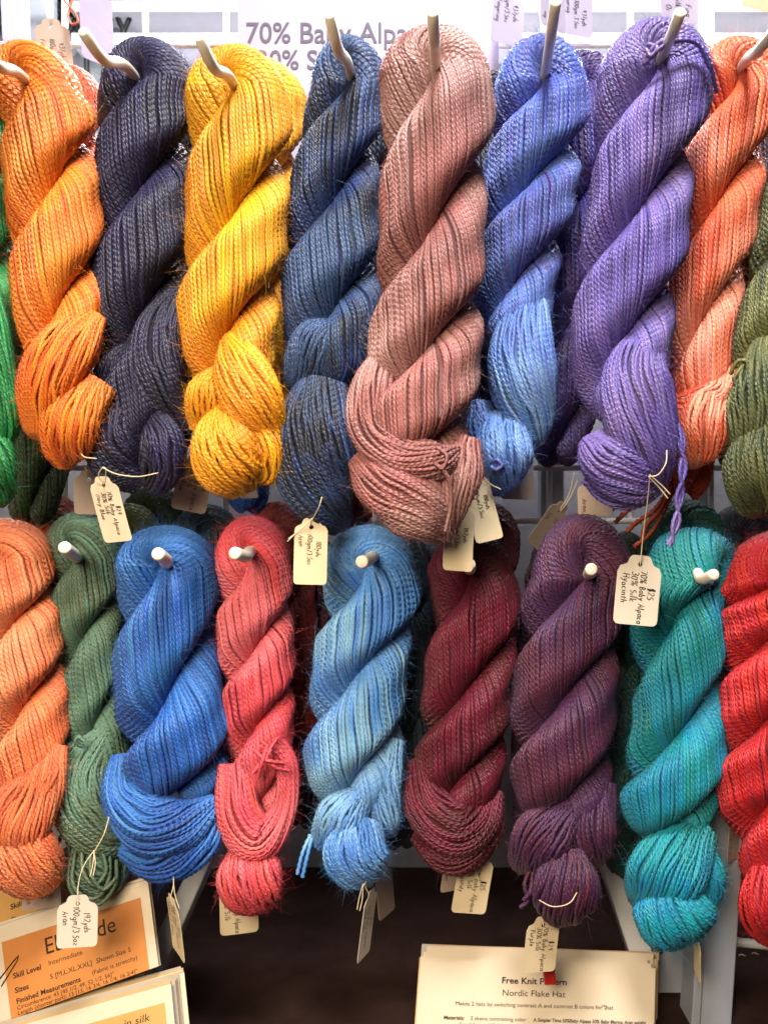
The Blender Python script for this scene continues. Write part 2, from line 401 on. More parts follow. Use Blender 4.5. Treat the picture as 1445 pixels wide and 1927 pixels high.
def rod(name, pts, r, mat, parent=None, sides=10, n=None):
    V, F = rod_mesh(pts, r, sides, n); return obj(name, V, F, mat, parent, True)

def beam_mesh(a, b, w, d, bev=0.0015):
    """square steel tube from a to b, w across, d deep, softened edges"""
    a, b = Vector(a), Vector(b); t = (b - a).normalized(); y = Vector((0, 1, 0)); s = t.cross(y).normalized(); y = s.cross(t).normalized()
    pr = []
    for sx, sy in ((-1, -1), (1, -1), (1, 1), (-1, 1)):
        for k in range(4):
            an = math.atan2(sy, sx) - math.pi / 4 + k / 3 * math.pi / 2
            pr.append((sx * (w / 2 - bev) + bev * math.cos(an), sy * (d / 2 - bev) + bev * math.sin(an)))
    V = [e + s * p + y * q for e in (a, b) for p, q in pr]; n = len(pr)
    F = [(k, (k + 1) % n, n + (k + 1) % n, n + k) for k in range(n)] + [tuple(range(n))[::-1], tuple(range(n, 2 * n))]
    return V, F

# wire grid panel: one welded lattice, with its uprights as parts
GY = 0.185
grid = thing('wire_grid_panel', 'white wire grid panel behind the skeins that carries all the pegs', 'grid panel', (0, GY, TAB_Z))
gs = (CAM_D + GY) / F_PX
bars = []
for k in range(-11, 1):
    z = (VY - (980 + 99.4 * k)) * gs
    bars.append(rod_mesh([(-.75, GY, z), (.62, GY, z)], .0030, 8))
for k in range(-11, 7):
    x = (1035 + 153 * k - VX) * gs
    bars.append(rod_mesh([(x, GY + .0062, (VY - 983) * gs), (x, GY + .0062, .66)], .0030, 8))
obj('wire_lattice', *join(bars), M_STEEL, grid, True)

def upright(name, label, p0, p1, w, d, mat=M_POST, parts=()):
    t = thing(name, label, 'rack post', tuple((Vector(p0) + Vector(p1)) / 2))
    obj('square_tube', *beam_mesh(p0, p1, w, d), mat, t)
    return t
def pw(px_, Y): return px_ * (CAM_D + Y) / F_PX
t = upright('rack_upright', 'pale steel upright between the dark plum and lilac skeins, running up the wire grid', P(1036, 1560, .215), P(1036, -140, .215), pw(44, .21), .022)
t = upright('rack_upright', 'pale steel upright beside the orange skein bottom and the olive skein', P(1322, 1200, .215), P(1322, -140, .215), pw(30, .21), .022)
t = upright('rack_upright', 'pale steel upright at the top beside the bright orange skein', P(70, 300, .215), P(70, -160, .215), pw(60, .21), .022)
t = upright('rack_upright', 'grey steel upright under the teal skein, its foot beside the pattern pages', P(1255, 1500, .17), P(1255, 2000, .15), pw(50, .17), .03)
obj('tube_cap', *beam_mesh(P(1255, 1488, .17), P(1255, 1499, .17), pw(52, .17), .032), M_BLACKW, t)
rod('bolt_head', [P(1241, 1791, .145), P(1241, 1791, .139)], .0022, M_BLACKW, t)
t = upright('rack_upright', 'broad grey steel upright between the teal and the red skein', P(1362, 1480, .125), P(1326, 2010, .10), pw(62, .12), .03)
obj('edge_strip', *beam_mesh(P(1326, 1480, .124), P(1290, 2010, .099), pw(16, .12), .034), M_POST, t)
rod('screw', [P(1315, 1783, .10), P(1315, 1783, .092)], .0016, M_STEEL, t)
t = upright('rack_strut', 'slanting pale steel leg under the green and blue skeins', P(415, 1550, .20), P(285, 1840, .13), pw(34, .18), .03, M_STEEL)
t = upright('rack_strut', 'slanting pale steel leg between the purple and teal skeins', P(1125, 1560, .20), P(1222, 1850, .16), pw(40, .18), .03, M_STEEL)
t = upright('rack_strut', 'short slanting pale leg seen between the two lower uprights', P(1278, 1700, .23), P(1330, 1920, .20), pw(26, .22), .02, M_STEEL)
bar = thing('shelf_wire', 'upper of the two white wires beside the broad upright under the red skein', 'wire', tuple(P(1420, 1775, .15)), 'white wires under the red skein')
rod('round_wire', [P(1376, 1772, .15), P(1560, 1790, .15)], .0042, M_STEEL, bar)
bar = thing('shelf_wire', 'lower of the two white wires beside the broad upright under the red skein', 'wire', tuple(P(1420, 1876, .15)), 'white wires under the red skein')
rod('round_wire', [P(1366, 1874, .15), P(1560, 1888, .15)], .0042, M_STEEL, bar)

# ------------------------------------------------------------------ pegs
def peg(label, pts, r=.0037, back=None):
    """pts (x, y, Y) from the skein out to the tip"""
    w_ = [P(*q) for q in pts]; e = w_[0]
    t = thing('display_peg', label, 'peg', (e.x, GY, e.z - .012), 'ivory pegs the skeins hang on')
    path = [Vector((e.x, GY, e.z - .012)), Vector((e.x, (GY + e.y) / 2, e.z - .006))] + w_
    rod('peg_rod', path, r, M_PEG, t, 14, 46)
    obj('peg_bracket', *beam_mesh((e.x, GY - .005, e.z - .035), (e.x, GY - .005, max(e.z + .02, (VY - 974) * gs)), .016, .005), M_STEEL, t)
    return t
peg('peg whose tip leaves the picture through the bright orange skein', [(52, 154, -.018), (0, 125, -.065), (-45, 85, -.085)])
peg('bent ivory peg sticking out of the top of the navy skein', [(248, 136, .002), (196, 112, -.060), (157, 60, -.085)])
peg('bent ivory peg sticking out of the top of the golden yellow skein', [(441, 160, -.020), (403, 128, -.070), (376, 72, -.09)])
peg('bent ivory peg sticking out of the top of the slate blue skein', [(659, 134, .000), (636, 92, -.062), (620, 30, -.085)])
peg('bent ivory peg sticking up from the dusty pink skein', [(819, 116, -.056), (817, 75, -.090), (814, 24, -.11)], .0038)
peg('long ivory peg rising from the periwinkle skein', [(1026, 132, .014), (1036, 68, -.060), (1045, 4, -.09)], .0038)
peg('bent ivory peg sticking out of the lilac skein', [(1249, 98, -.040), (1265, 62, -.082), (1279, 24, -.10)])
peg('bent ivory peg sticking out of the salmon orange skein', [(1396, 124, .022), (1425, 96, -.055), (1462, 52, -.085)])
peg('ivory peg tip in the top of the sage green skein', [(150, 1050, .058), (138, 1042, .020), (122, 1030, -.002)], .0047)
peg('ivory peg tip in the top of the royal blue skein', [(318, 1060, .034), (312, 1053, .000), (298, 1042, -.02)], .0048)
peg('ivory peg with an upturned tip in the coral red skein', [(474, 1038, .050), (463, 1046, .012), (442, 1041, -.01)], .0048)
peg('ivory peg tip in the top of the light blue skein', [(703, 1048, .046), (693, 1054, .012), (681, 1057, -.01)], .0048)
peg('ivory peg tip in the top of the burgundy skein', [(884, 1072, .062), (884, 1070, .02), (883, 1062, .0)], .0046)
peg('ivory peg tip in the top of the plum skein', [(1108, 1080, .040), (1109, 1077, .008), (1112, 1071, -.012)], .0046)
peg('pale peg with an upturned tip in the teal skein', [(1306, 1076, .046), (1319, 1090, .012), (1343, 1081, -.01)], .0042)

# ------------------------------------------------------------------ skeins
def skein(label, Y, mat, hook, top, axis, phi, lobes=(), tails=(), group='twisted yarn skeins in the upper row', ph0=0.0, c=1.66, dia=7.3, fuzz=9500, messy=1.0, seed=1, endmat=None):
    rng = np.random.default_rng(seed)
    R0 = np.mean([q[2] for q in axis]); px = Px(Y, .33 * R0)
    loc = px.pt(np.array([hook[0], hook[1], 0.0]))
    t = thing('yarn_skein', label, 'yarn skein', tuple(loc), group)
    V, F, uv, rn = merge(twist_bundle(px, hook, top, axis, phi, rng, c, dia, fuzz, messy, 9.0, ph0))
    obj('twisted_thread', V, F, mat, t, True, uv, rn)
    for L in lobes:
        kw = L[1] if isinstance(L, tuple) and len(L) == 2 and isinstance(L[1], dict) else {}
        pts = L[0] if kw or (isinstance(L, tuple) and len(L) == 2 and isinstance(L[1], dict)) else L
        V, F, uv, rn = merge(lobe(px, pts, rng, dia=dia, **kw)); obj('end_loop_thread', V, F, endmat or mat, t, True, uv, rn)
    for T in tails:
        V, F, uv, rn = merge([cord(px, s_, dia * 1.05) for s_ in T]); obj('loose_yarn_end', V, F, mat, t, True, uv, rn)
    return t

UP, LO = 'twisted yarn skeins in the upper row', 'twisted yarn skeins in the lower row'
BK = 'skeins hanging half hidden behind the front skeins'
Yn = yarn
mats = dict(
    orange=Yn('yarn_orange', '#f08218', '#d85c0a', '#f49c3c', .3, 1), navy=Yn('yarn_navy', '#19153a', '#0f0d24', '#262252', .35, 2, .10),
    yellow=Yn('yarn_yellow', '#f2b204', '#ea9a04', '#da7808', .3, 3), slate=Yn('yarn_slate', '#17316a', '#0f1628', '#365280', .45, 4, .16),
    pink=Yn('yarn_dusty_pink', '#a26260', '#84504c', '#ba908c', .4, 5), peri=Yn('yarn_periwinkle', '#4456b4', '#5c7ecc', '#4c4690', .4, 6),
    lilac=Yn('yarn_lilac', '#6556ac', '#523e8c', '#8672b0', .4, 7), salmon=Yn('yarn_salmon', '#ee744c', '#e25a30', '#f6a890', .4, 8),
    olive=Yn('yarn_olive', '#424e2a', '#7c7e46', '#26341c', .4, 9), emerald=Yn('yarn_emerald', '#158a40', '#0b662c', '#2a9a52', .3, 10),
    peach=Yn('yarn_peach', '#ec8456', '#e06c3c', '#ee9a6c', .4, 11), sage=Yn('yarn_sage', '#4a6a58', '#648a74', '#586446', .4, 12),
    royal=Yn('yarn_royal', '#2060b8', '#184c9c', '#3c7ec8', .4, 13), coral=Yn('yarn_coral', '#dc4c58', '#c83e4a', '#e4747c', .4, 14),
    sky=Yn('yarn_sky', '#4e92dc', '#86badf', '#4478c8', .4, 15), burg=Yn('yarn_burgundy', '#54041a', '#6e0c30', '#38040c', .4, 16, .12),
    plum=Yn('yarn_plum', '#40183e', '#54203a', '#4a2a58', .45, 17, .12), teal=Yn('yarn_teal', '#0894a4', '#0a88b4', '#0c8068', .3, 18),
    red=Yn('yarn_red', '#d41e2c', '#b81420', '#dc3c3c', .3, 19),
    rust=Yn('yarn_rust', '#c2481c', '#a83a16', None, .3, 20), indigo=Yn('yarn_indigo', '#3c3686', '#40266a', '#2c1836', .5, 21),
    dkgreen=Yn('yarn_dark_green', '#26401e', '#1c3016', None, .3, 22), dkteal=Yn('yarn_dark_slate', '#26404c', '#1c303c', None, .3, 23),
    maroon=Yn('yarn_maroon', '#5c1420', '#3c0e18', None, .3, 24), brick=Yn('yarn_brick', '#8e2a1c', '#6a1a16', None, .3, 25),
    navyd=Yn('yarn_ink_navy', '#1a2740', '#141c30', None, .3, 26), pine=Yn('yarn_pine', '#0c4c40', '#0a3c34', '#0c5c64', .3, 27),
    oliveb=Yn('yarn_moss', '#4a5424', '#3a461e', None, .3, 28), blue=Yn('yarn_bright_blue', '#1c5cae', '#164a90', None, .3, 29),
    dplum=Yn('yarn_dark_plum', '#34142a', '#2a1022', None, .3, 30))

skein('bright orange twisted skein at the upper edge of the picture beside the navy one', .0, mats['orange'], (50, 160), 72,
      [(75, 160, 90), (84, 300, 84), (96, 450, 86), (98, 600, 78), (115, 720, 62)], [(375, 1), (600, 2)],
      [[(178, 590, 15, 20), (142, 650, 42, 48), (95, 725, 46, 52), (68, 800, 25, 28), (62, 822, 10, 10)],
       [(178, 715, 10, 36), (138, 790, 34, 54), (114, 845, 12, 44), (108, 876, 0, 15)]],
      [[[(58, 662, 48), (74, 650, 56), (92, 655, 60), (84, 668, 62), (66, 672, 58), (74, 684, 58), (92, 680, 62)]]], UP, seed=101)
skein('dark navy twisted skein between the bright orange and the golden yellow ones', .025, mats['navy'], (277, 160), 66,
      [(272, 160, 94), (262, 300, 89), (258, 420, 90), (252, 560, 92), (255, 700, 84), (258, 800, 74), (256, 870, 60)], [(365, 1), (620, 2)],
      [[(335, 545, 15, 20), (302, 640, 40, 48), (308, 730, 42, 48), (335, 810, 15, 22)],
       [(258, 650, 20, 18), (218, 705, 36, 36), (192, 762, 15, 18)],
       [(245, 745, 30, 24), (216, 810, 44, 48), (222, 870, 32, 48), (260, 908, 5, 25)],
       [(285, 765, 25, 20), (312, 830, 42, 40), (300, 885, 26, 42), (272, 912, 5, 22)]], (), UP, seed=102)
skein('golden yellow twisted skein with a white fleck near its bottom', .0, mats['yellow'], (441, 172), 78,
      [(447, 172, 97), (443, 300, 95), (434, 450, 92), (420, 600, 90), (430, 720, 78)], [(410, 1), (640, 2)],
      [[(430, 632, 25, 18), (456, 690, 46, 50), (482, 765, 46, 56), (512, 838, 10, 26)],
       [(412, 695, 25, 14), (386, 745, 40, 36), (368, 806, 15, 18)],
       [(428, 765, 32, 22), (426, 830, 48, 60), (434, 882, 32, 66), (448, 918, 0, 36)],
       [(468, 775, 25, 20), (500, 835, 36, 34), (494, 885, 12, 28), (485, 900, 0, 12)]],
      [[[(392, 886, 52), (405, 897, 55), (415, 886, 58), (404, 880, 58)]]], UP, seed=103)
skein('slate blue twisted skein with grey streaks, next to the dusty pink one', .02, mats['slate'], (657, 160), 62,
      [(655, 160, 76), (630, 300, 78), (626, 420, 88), (625, 540, 98), (625, 640, 90), (625, 740, 60)], [(378, 1), (590, 2)],
      [[(640, 602, 25, 12), (684, 632, 38, 36), (704, 690, 22, 34), (696, 730, 0, 16)],
       [(637, 612, 30, 16), (600, 652, 44, 48), (568, 712, 30, 34), (550, 738, 5, 12)],
       [(610, 722, 32, 46), (597, 800, 46, 72), (592, 880, 46, 76), (612, 950, 30, 60), (642, 988, 0, 24)]], (), UP, seed=104)
skein('dusty pink twisted skein, the longest one, in front of its neighbours', -.03, mats['pink'], (818, 132), 42,
      [(826, 132, 106), (822, 280, 103), (812, 420, 98), (810, 540, 102), (800, 660, 108), (782, 780, 106), (775, 880, 92)], [(435, 1), (665, 2), (880, 3)],
      [[(726, 660, 20, 22), (702, 730, 36, 40), (698, 810, 46, 40), (750, 862, 60, 44), (822, 870, 62, 36), (862, 850, 40, 16)],
       [(690, 850, 25, 42), (735, 905, 48, 66), (795, 960, 36, 62), (835, 1004, 0, 28)],
       [(885, 825, 20, 22), (868, 890, 40, 38), (846, 955, 34, 30), (835, 1012, 0, 14)]],
      [[[(822, 850, 95), (840, 868, 105), (832, 890, 105), (818, 880, 104), (842, 905, 100), (848, 950, 85), (838, 1000, 60)]]], UP, seed=105, fuzz=6500)
skein('periwinkle blue twisted skein between the dusty pink and lilac ones', .035, mats['peri'], (1022, 158), 60,
      [(1030, 158, 88), (1005, 300, 90), (985, 420, 88), (968, 540, 76), (965, 650, 66)], [(345, 1), (530, 2)],
      [[(1008, 555, 20, 26), (985, 640, 46, 56), (982, 720, 50, 64), (1000, 800, 25, 44), (1012, 832, 5, 18)],
       [(958, 785, 30, 38), (945, 850, 46, 56), (942, 902, 15, 42), (946, 924, 0, 18)],
       [(905, 755, 20, 18), (905, 820, 32, 30), (902, 885, 5, 18)]],
      [[[(915, 880, 60), (930, 872, 75), (940, 882, 78), (930, 890, 78), (920, 884, 74)]]], UP, seed=106, endmat=Yn('yarn_pale_periwinkle', '#5684d4', '#7ca4da', '#5a6ab8', .35, 31))
skein('lilac twisted skein with a price tag on a long string', -.015, mats['lilac'], (1238, 130), 32,
      [(1245, 130, 108), (1222, 260, 99), (1210, 380, 95), (1196, 480, 99), (1178, 600, 96), (1172, 700, 88), (1165, 790, 60)], [(385, 1), (635, 2)],
      [[(1228, 630, 20, 28), (1195, 700, 44, 60), (1198, 780, 50, 70), (1214, 860, 42, 58), (1232, 920, 5, 30)],
       [(1112, 825, 28, 28), (1138, 868, 54, 54), (1190, 905, 54, 46), (1240, 915, 10, 20)],
       [(1108, 890, 20, 22), (1165, 928, 26, 30), (1225, 925, 10, 22)]],
      [[[(1196, 150, 75), (1215, 128, 95), (1240, 118, 100), (1280, 116, 95), (1318, 140, 75), (1345, 180, 40)], [(1200, 150, 80), (1222, 136, 100), (1250, 124, 104), (1290, 124, 95), (1322, 152, 70)], [(1206, 118, 84), (1218, 132, 96), (1208, 144, 92), (1200, 130, 88)]],
       [[(1262, 770, 40), (1272, 820, 55), (1274, 880, 60), (1270, 930, 60), (1262, 980, 62), (1250, 1030, 62)],
        [(1260, 780, 36), (1264, 830, 60), (1280, 885, 62), (1262, 940, 64), (1268, 985, 62), (1246, 1026, 62)],
        [(1256, 775, 44), (1280, 830, 50), (1268, 890, 66), (1276, 935, 58), (1256, 985, 66), (1256, 1022, 62)]]], UP, seed=107, fuzz=5500)
skein('salmon orange twisted skein partly behind the lilac one', .04, mats['salmon'], (1390, 140), 66,
      [(1405, 140, 84), (1368, 290, 80), (1352, 420, 76), (1335, 540, 72), (1318, 660, 64), (1318, 760, 50)], [(365, 1), (590, 2)],
      [[(1378, 685, 12, 18), (1352, 742, 36, 32), (1288, 762, 30, 28), (1262, 752, 15, 14)],
       [(1368, 725, 20, 28), (1322, 792, 36, 56), (1308, 848, 20, 44), (1306, 872, 0, 18)]], (), UP, seed=108)
skein('olive green twisted skein cut off by the edge of the picture above the red one', .02, mats['olive'], (1560, 170), 90,
      [(1560, 170, 84), (1545, 300, 84), (1518, 450, 84), (1498, 560, 92), (1482, 660, 90), (1472, 740, 72)], [(400, 1), (600, 2)],
      [[(1452, 640, 25, 30), (1430, 745, 42, 60), (1415, 830, 34, 48), (1408, 868, 5, 20)],
       [(1465, 790, 30, 50), (1430, 880, 42, 74), (1432, 945, 12, 50), (1436, 966, 0, 20)]],
      [[[(1372, 705, 30), (1382, 684, 45), (1400, 690, 50), (1392, 720, 52), (1376, 738, 48)], [(1392, 690, 45), (1374, 718, 48), (1384, 742, 50)]]], UP, seed=109)
skein('emerald green skein at the edge of the picture below the bright orange one', .01, mats['emerald'], (-45, 210), 130,
      [(-45, 210, 75), (-55, 400, 70), (-50, 540, 66), (-45, 680, 60)], [(380, 1), (560, 2)],
      [[(-20, 540, 20, 25), (-14, 640, 38, 46), (-6, 720, 38, 46), (-4, 800, 30, 46), (-20, 840, 5, 20)],
       [(-20, 810, 28, 30), (-8, 870, 40, 46), (-12, 925, 15, 36), (-16, 948, 0, 14)]], (), UP, seed=110)

skein('peach orange skein at the edge of the picture above the gold pattern sheets', .05, mats['peach'], (5, 1050), 976,
      [(8, 1050, 78), (15, 1160, 82), (30, 1280, 80), (45, 1390, 72), (55, 1480, 66), (55, 1560, 52)], [(1185, 1), (1345, 2)],
      [[(105, 1400, 20, 22), (85, 1470, 40, 44), (40, 1545, 48, 66), (20, 1610, 15, 40)],
       [(30, 1520, 30, 45), (52, 1600, 44, 66), (60, 1655, 22, 58), (62, 1684, 0, 24)],
       [(112, 1420, 15, 16), (98, 1460, 50, 22), (84, 1500, 60, 14)]], (), LO, seed=201)
skein('sage green skein with a small looped end above a white price tag', .075, mats['sage'], (147, 1052), 962,
      [(152, 1052, 74), (148, 1150, 68), (154, 1260, 60), (160, 1350, 60), (178, 1440, 56), (190, 1500, 50)], [(1212, 1), (1395, 2)],
      [[(205, 1375, 15, 20), (160, 1440, 38, 48), (160, 1510, 46, 50), (200, 1575, 34, 44), (240, 1600, 0, 18)],
       ([(138, 1590, 20, 18), (170, 1620, 34, 36), (200, 1650, 30, 36), (225, 1620, 10, 18)], dict(messy=1.6))],
      [[[(150, 1580, 40), (148, 1640, 60), (170, 1680, 60), (205, 1685, 55), (230, 1650, 50), (228, 1610, 40)],
        [(155, 1585, 46), (158, 1640, 66), (178, 1668, 66), (204, 1670, 62), (220, 1640, 55), (216, 1600, 40)],
        [(168, 1580, 50), (180, 1620, 72), (200, 1645, 70), (216, 1625, 58), (205, 1590, 48)],
        [(185, 1590, 52), (196, 1625, 74), (214, 1655, 66), (232, 1640, 50)]],
       [[(125, 1560, 30), (114, 1600, 40), (120, 1636, 44), (136, 1640, 44), (140, 1605, 40), (134, 1570, 34)]],
       [[(178, 1395, 66), (168, 1385, 74), (174, 1375, 76), (184, 1384, 74)]]], LO, seed=202)
skein('royal blue skein with a broad wrapped band, between the sage green and coral ones', .055, mats['royal'], (305, 1066), 988,
      [(312, 1066, 94), (304, 1160, 92), (302, 1260, 94), (316, 1340, 104), (322, 1430, 100), (318, 1520, 80)], [(1325, 1), (1520, 2)],
      [[(222, 1425, 14, 18), (234, 1490, 40, 42), (288, 1540, 58, 54), (350, 1545, 50, 50), (404, 1515, 18, 20)],
       [(236, 1590, 25, 30), (305, 1608, 44, 46), (375, 1575, 30, 44), (408, 1525, 5, 20)],
       [(262, 1620, 12, 20), (318, 1642, 22, 22), (372, 1610, 5, 14)]], (), LO, seed=203)
skein('coral red skein with a gathered knot halfway down', .065, mats['coral'], (470, 1068), 970,
      [(474, 1068, 72), (474, 1160, 70), (480, 1260, 70), (480, 1360, 66), (486, 1450, 58), (486, 1540, 50)], [(1225, 1), (1370, 2)],
      [[(512, 1392, 25, 22), (542, 1440, 26, 20), (536, 1520, 34, 24), (492, 1568, 50, 44), (454, 1518, 48, 42), (448, 1435, 28, 34)],
       [(482, 1570, 25, 30), (478, 1630, 44, 58), (476, 1682, 30, 54), (482, 1716, 0, 22)]],
      [[[(500, 1385, 60), (520, 1400, 75), (505, 1420, 78), (490, 1440, 80)], [(530, 1380, 60), (515, 1410, 80), (530, 1430, 76), (550, 1440, 60)], [(490, 1400, 70), (515, 1415, 84), (545, 1425, 66)], [(515, 1390, 72), (508, 1418, 86), (498, 1450, 76)]]], LO, seed=204)
skein('light blue skein with paler streaks and a rounded bun at its end', .065, mats['sky'], (690, 1075), 988,
      [(702, 1075, 92), (698, 1150, 90), (676, 1240, 88), (666, 1340, 90), (664, 1440, 96), (664, 1530, 70)], [(1268, 1), (1470, 2)],
      [[(742, 1395, 5, 20), (724, 1470, 25, 32), (726, 1540, 22, 30), (738, 1580, 0, 10)],
       [(692, 1485, 30, 16), (645, 1535, 44, 48), (598, 1592, 20, 20)],
       ([(688, 1535, 38, 34), (672, 1590, 54, 60), (676, 1638, 34, 52), (684, 1662, 0, 22)], dict(tw=.3))],
      [[[(585, 1570, 30), (572, 1600, 40), (562, 1640, 42)], [(588, 1575, 34), (580, 1610, 44), (572, 1645, 44)]]], LO, seed=205)
skein('deep burgundy skein hanging below two tilted price tags', .08, mats['burg'], (886, 1078), 1000,
      [(902, 1078, 80), (892, 1190, 86), (880, 1300, 82), (870, 1400, 87), (862, 1490, 80), (860, 1560, 50)], [(1295, 1), (1465, 2)],
      [[(786, 1430, 16, 22), (802, 1505, 42, 42), (856, 1550, 56, 52), (906, 1538, 36, 40), (938, 1495, 8, 16)],
       [(790, 1555, 25, 30), (850, 1590, 44, 50), (910, 1565, 24, 38), (935, 1520, 5, 16)],
       [(852, 1590, 20, 40), (880, 1625, 0, 22)]], (), LO, seed=206)
skein('plum purple skein between the burgundy and teal ones', .06, mats['plum'], (1100, 1090), 964,
      [(1090, 1090, 98), (1080, 1180, 94), (1068, 1280, 96), (1060, 1380, 96), (1060, 1460, 98), (1058, 1560, 74)], [(1305, 1), (1510, 2)],
      [[(1142, 1475, 12, 22), (1116, 1555, 32, 44), (1120, 1615, 16, 34), (1126, 1640, 0, 12)],
       [(1092, 1515, 25, 22), (1022, 1568, 44, 54), (990, 1620, 20, 38), (984, 1652, 0, 12)],
       ([(1060, 1595, 40, 34), (1062, 1650, 56, 60), (1072, 1700, 36, 56), (1088, 1726, 0, 22)], dict(tw=-.2))],
      [[[(1000, 1630, 30), (986, 1660, 40), (992, 1690, 40), (978, 1705, 38)], [(1002, 1640, 34), (996, 1672, 44), (984, 1690, 42)]]], LO, seed=207)
skein('teal skein shading from green to turquoise, above the grey upright', .065, mats['teal'], (1312, 1092), 992,
      [(1272, 1092, 92), (1280, 1180, 88), (1288, 1280, 82), (1286, 1380, 86), (1270, 1480, 98), (1262, 1580, 84)], [(1150, 0), (1365, 1), (1560, 2)],
      [[(1330, 1560, 15, 30), (1262, 1625, 44, 72), (1225, 1680, 26, 54), (1205, 1712, 0, 18)],
       [(1262, 1655, 34, 42), (1264, 1705, 48, 74), (1276, 1745, 24, 66), (1286, 1768, 0, 28)],
       [(1322, 1590, 12, 18), (1335, 1650, 26, 30), (1326, 1712, 10, 28)]], (), LO, ph0=-.28, seed=208)
skein('bright red skein cut off by the edge of the picture', .055, mats['red'], (1475, 1095), 996,
      [(1455, 1095, 102), (1460, 1250, 90), (1455, 1400, 96), (1452, 1500, 96), (1462, 1600, 66), (1470, 1680, 60)], [(1185, 1), (1335, 2), (1500, 3)],
      [[(1480, 1610, 20, 46), (1452, 1690, 36, 60), (1462, 1755, 10, 46), (1472, 1786, 0, 18)]], (), LO, seed=209)

# half hidden skeins behind
def back(label, Y, mat, hook, top, axis, phi, seed, lobes=(), tails=()):
    UPS[0] = 2; SIDES[0] = 6
    o = skein(label, Y, mats[mat], hook, top, axis, phi, lobes, tails, BK, fuzz=500, seed=seed, dia=8.0)
    UPS[0] = 4; SIDES[0] = 8
    return o
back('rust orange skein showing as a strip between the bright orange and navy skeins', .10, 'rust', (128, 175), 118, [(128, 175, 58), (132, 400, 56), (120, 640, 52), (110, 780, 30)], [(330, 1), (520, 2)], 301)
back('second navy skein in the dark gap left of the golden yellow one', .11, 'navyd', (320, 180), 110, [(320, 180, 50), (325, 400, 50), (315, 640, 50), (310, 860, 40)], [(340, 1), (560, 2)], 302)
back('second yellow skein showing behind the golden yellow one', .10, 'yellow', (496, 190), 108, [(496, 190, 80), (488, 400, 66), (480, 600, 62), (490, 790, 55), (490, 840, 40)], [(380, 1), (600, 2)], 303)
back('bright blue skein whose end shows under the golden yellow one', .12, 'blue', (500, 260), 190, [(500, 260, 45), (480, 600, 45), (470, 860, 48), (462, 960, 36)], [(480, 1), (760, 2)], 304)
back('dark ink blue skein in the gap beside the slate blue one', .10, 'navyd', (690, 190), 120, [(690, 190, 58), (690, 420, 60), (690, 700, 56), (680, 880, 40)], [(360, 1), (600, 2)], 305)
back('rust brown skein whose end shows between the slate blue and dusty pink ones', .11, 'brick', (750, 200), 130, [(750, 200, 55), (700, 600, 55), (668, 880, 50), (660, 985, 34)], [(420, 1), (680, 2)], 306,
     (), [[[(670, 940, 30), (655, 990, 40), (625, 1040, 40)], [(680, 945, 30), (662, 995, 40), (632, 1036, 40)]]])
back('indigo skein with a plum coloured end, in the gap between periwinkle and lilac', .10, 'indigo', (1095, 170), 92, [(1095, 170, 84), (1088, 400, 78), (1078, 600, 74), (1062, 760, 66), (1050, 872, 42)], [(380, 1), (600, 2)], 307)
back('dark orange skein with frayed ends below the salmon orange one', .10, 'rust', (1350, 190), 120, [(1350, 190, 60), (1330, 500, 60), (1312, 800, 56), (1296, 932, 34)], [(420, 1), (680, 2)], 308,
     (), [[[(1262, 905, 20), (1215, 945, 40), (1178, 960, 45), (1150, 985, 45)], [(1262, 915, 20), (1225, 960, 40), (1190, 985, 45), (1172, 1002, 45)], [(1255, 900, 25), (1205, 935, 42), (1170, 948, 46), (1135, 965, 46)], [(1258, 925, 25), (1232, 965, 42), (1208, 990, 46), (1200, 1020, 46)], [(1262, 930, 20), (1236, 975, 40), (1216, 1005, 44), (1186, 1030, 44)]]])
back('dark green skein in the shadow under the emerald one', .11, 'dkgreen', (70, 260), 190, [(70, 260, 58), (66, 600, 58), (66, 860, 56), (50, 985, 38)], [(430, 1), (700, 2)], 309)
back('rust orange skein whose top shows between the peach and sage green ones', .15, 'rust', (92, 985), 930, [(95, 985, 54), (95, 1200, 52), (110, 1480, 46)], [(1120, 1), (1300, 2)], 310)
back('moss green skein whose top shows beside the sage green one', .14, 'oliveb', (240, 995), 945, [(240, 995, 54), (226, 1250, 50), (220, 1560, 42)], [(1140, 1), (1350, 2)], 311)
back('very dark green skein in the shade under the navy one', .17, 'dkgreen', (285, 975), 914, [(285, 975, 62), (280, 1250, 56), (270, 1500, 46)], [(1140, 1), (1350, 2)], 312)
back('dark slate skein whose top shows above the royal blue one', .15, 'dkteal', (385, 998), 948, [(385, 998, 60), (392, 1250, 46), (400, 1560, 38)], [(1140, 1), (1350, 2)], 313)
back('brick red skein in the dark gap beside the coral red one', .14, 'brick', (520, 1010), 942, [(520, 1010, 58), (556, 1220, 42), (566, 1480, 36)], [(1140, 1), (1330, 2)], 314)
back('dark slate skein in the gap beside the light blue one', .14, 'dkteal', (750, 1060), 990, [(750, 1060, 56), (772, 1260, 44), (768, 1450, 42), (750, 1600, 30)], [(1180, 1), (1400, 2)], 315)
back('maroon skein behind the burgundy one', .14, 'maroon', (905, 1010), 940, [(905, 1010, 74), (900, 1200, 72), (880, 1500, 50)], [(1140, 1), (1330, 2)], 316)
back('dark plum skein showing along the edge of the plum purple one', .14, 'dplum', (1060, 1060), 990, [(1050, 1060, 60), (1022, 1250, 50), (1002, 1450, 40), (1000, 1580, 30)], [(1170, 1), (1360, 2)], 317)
back('pine green skein behind the teal one', .14, 'pine', (1292, 1000), 938, [(1292, 1000, 76), (1236, 1250, 60), (1198, 1480, 58), (1190, 1660, 44)], [(1150, 1), (1360, 2)], 318)
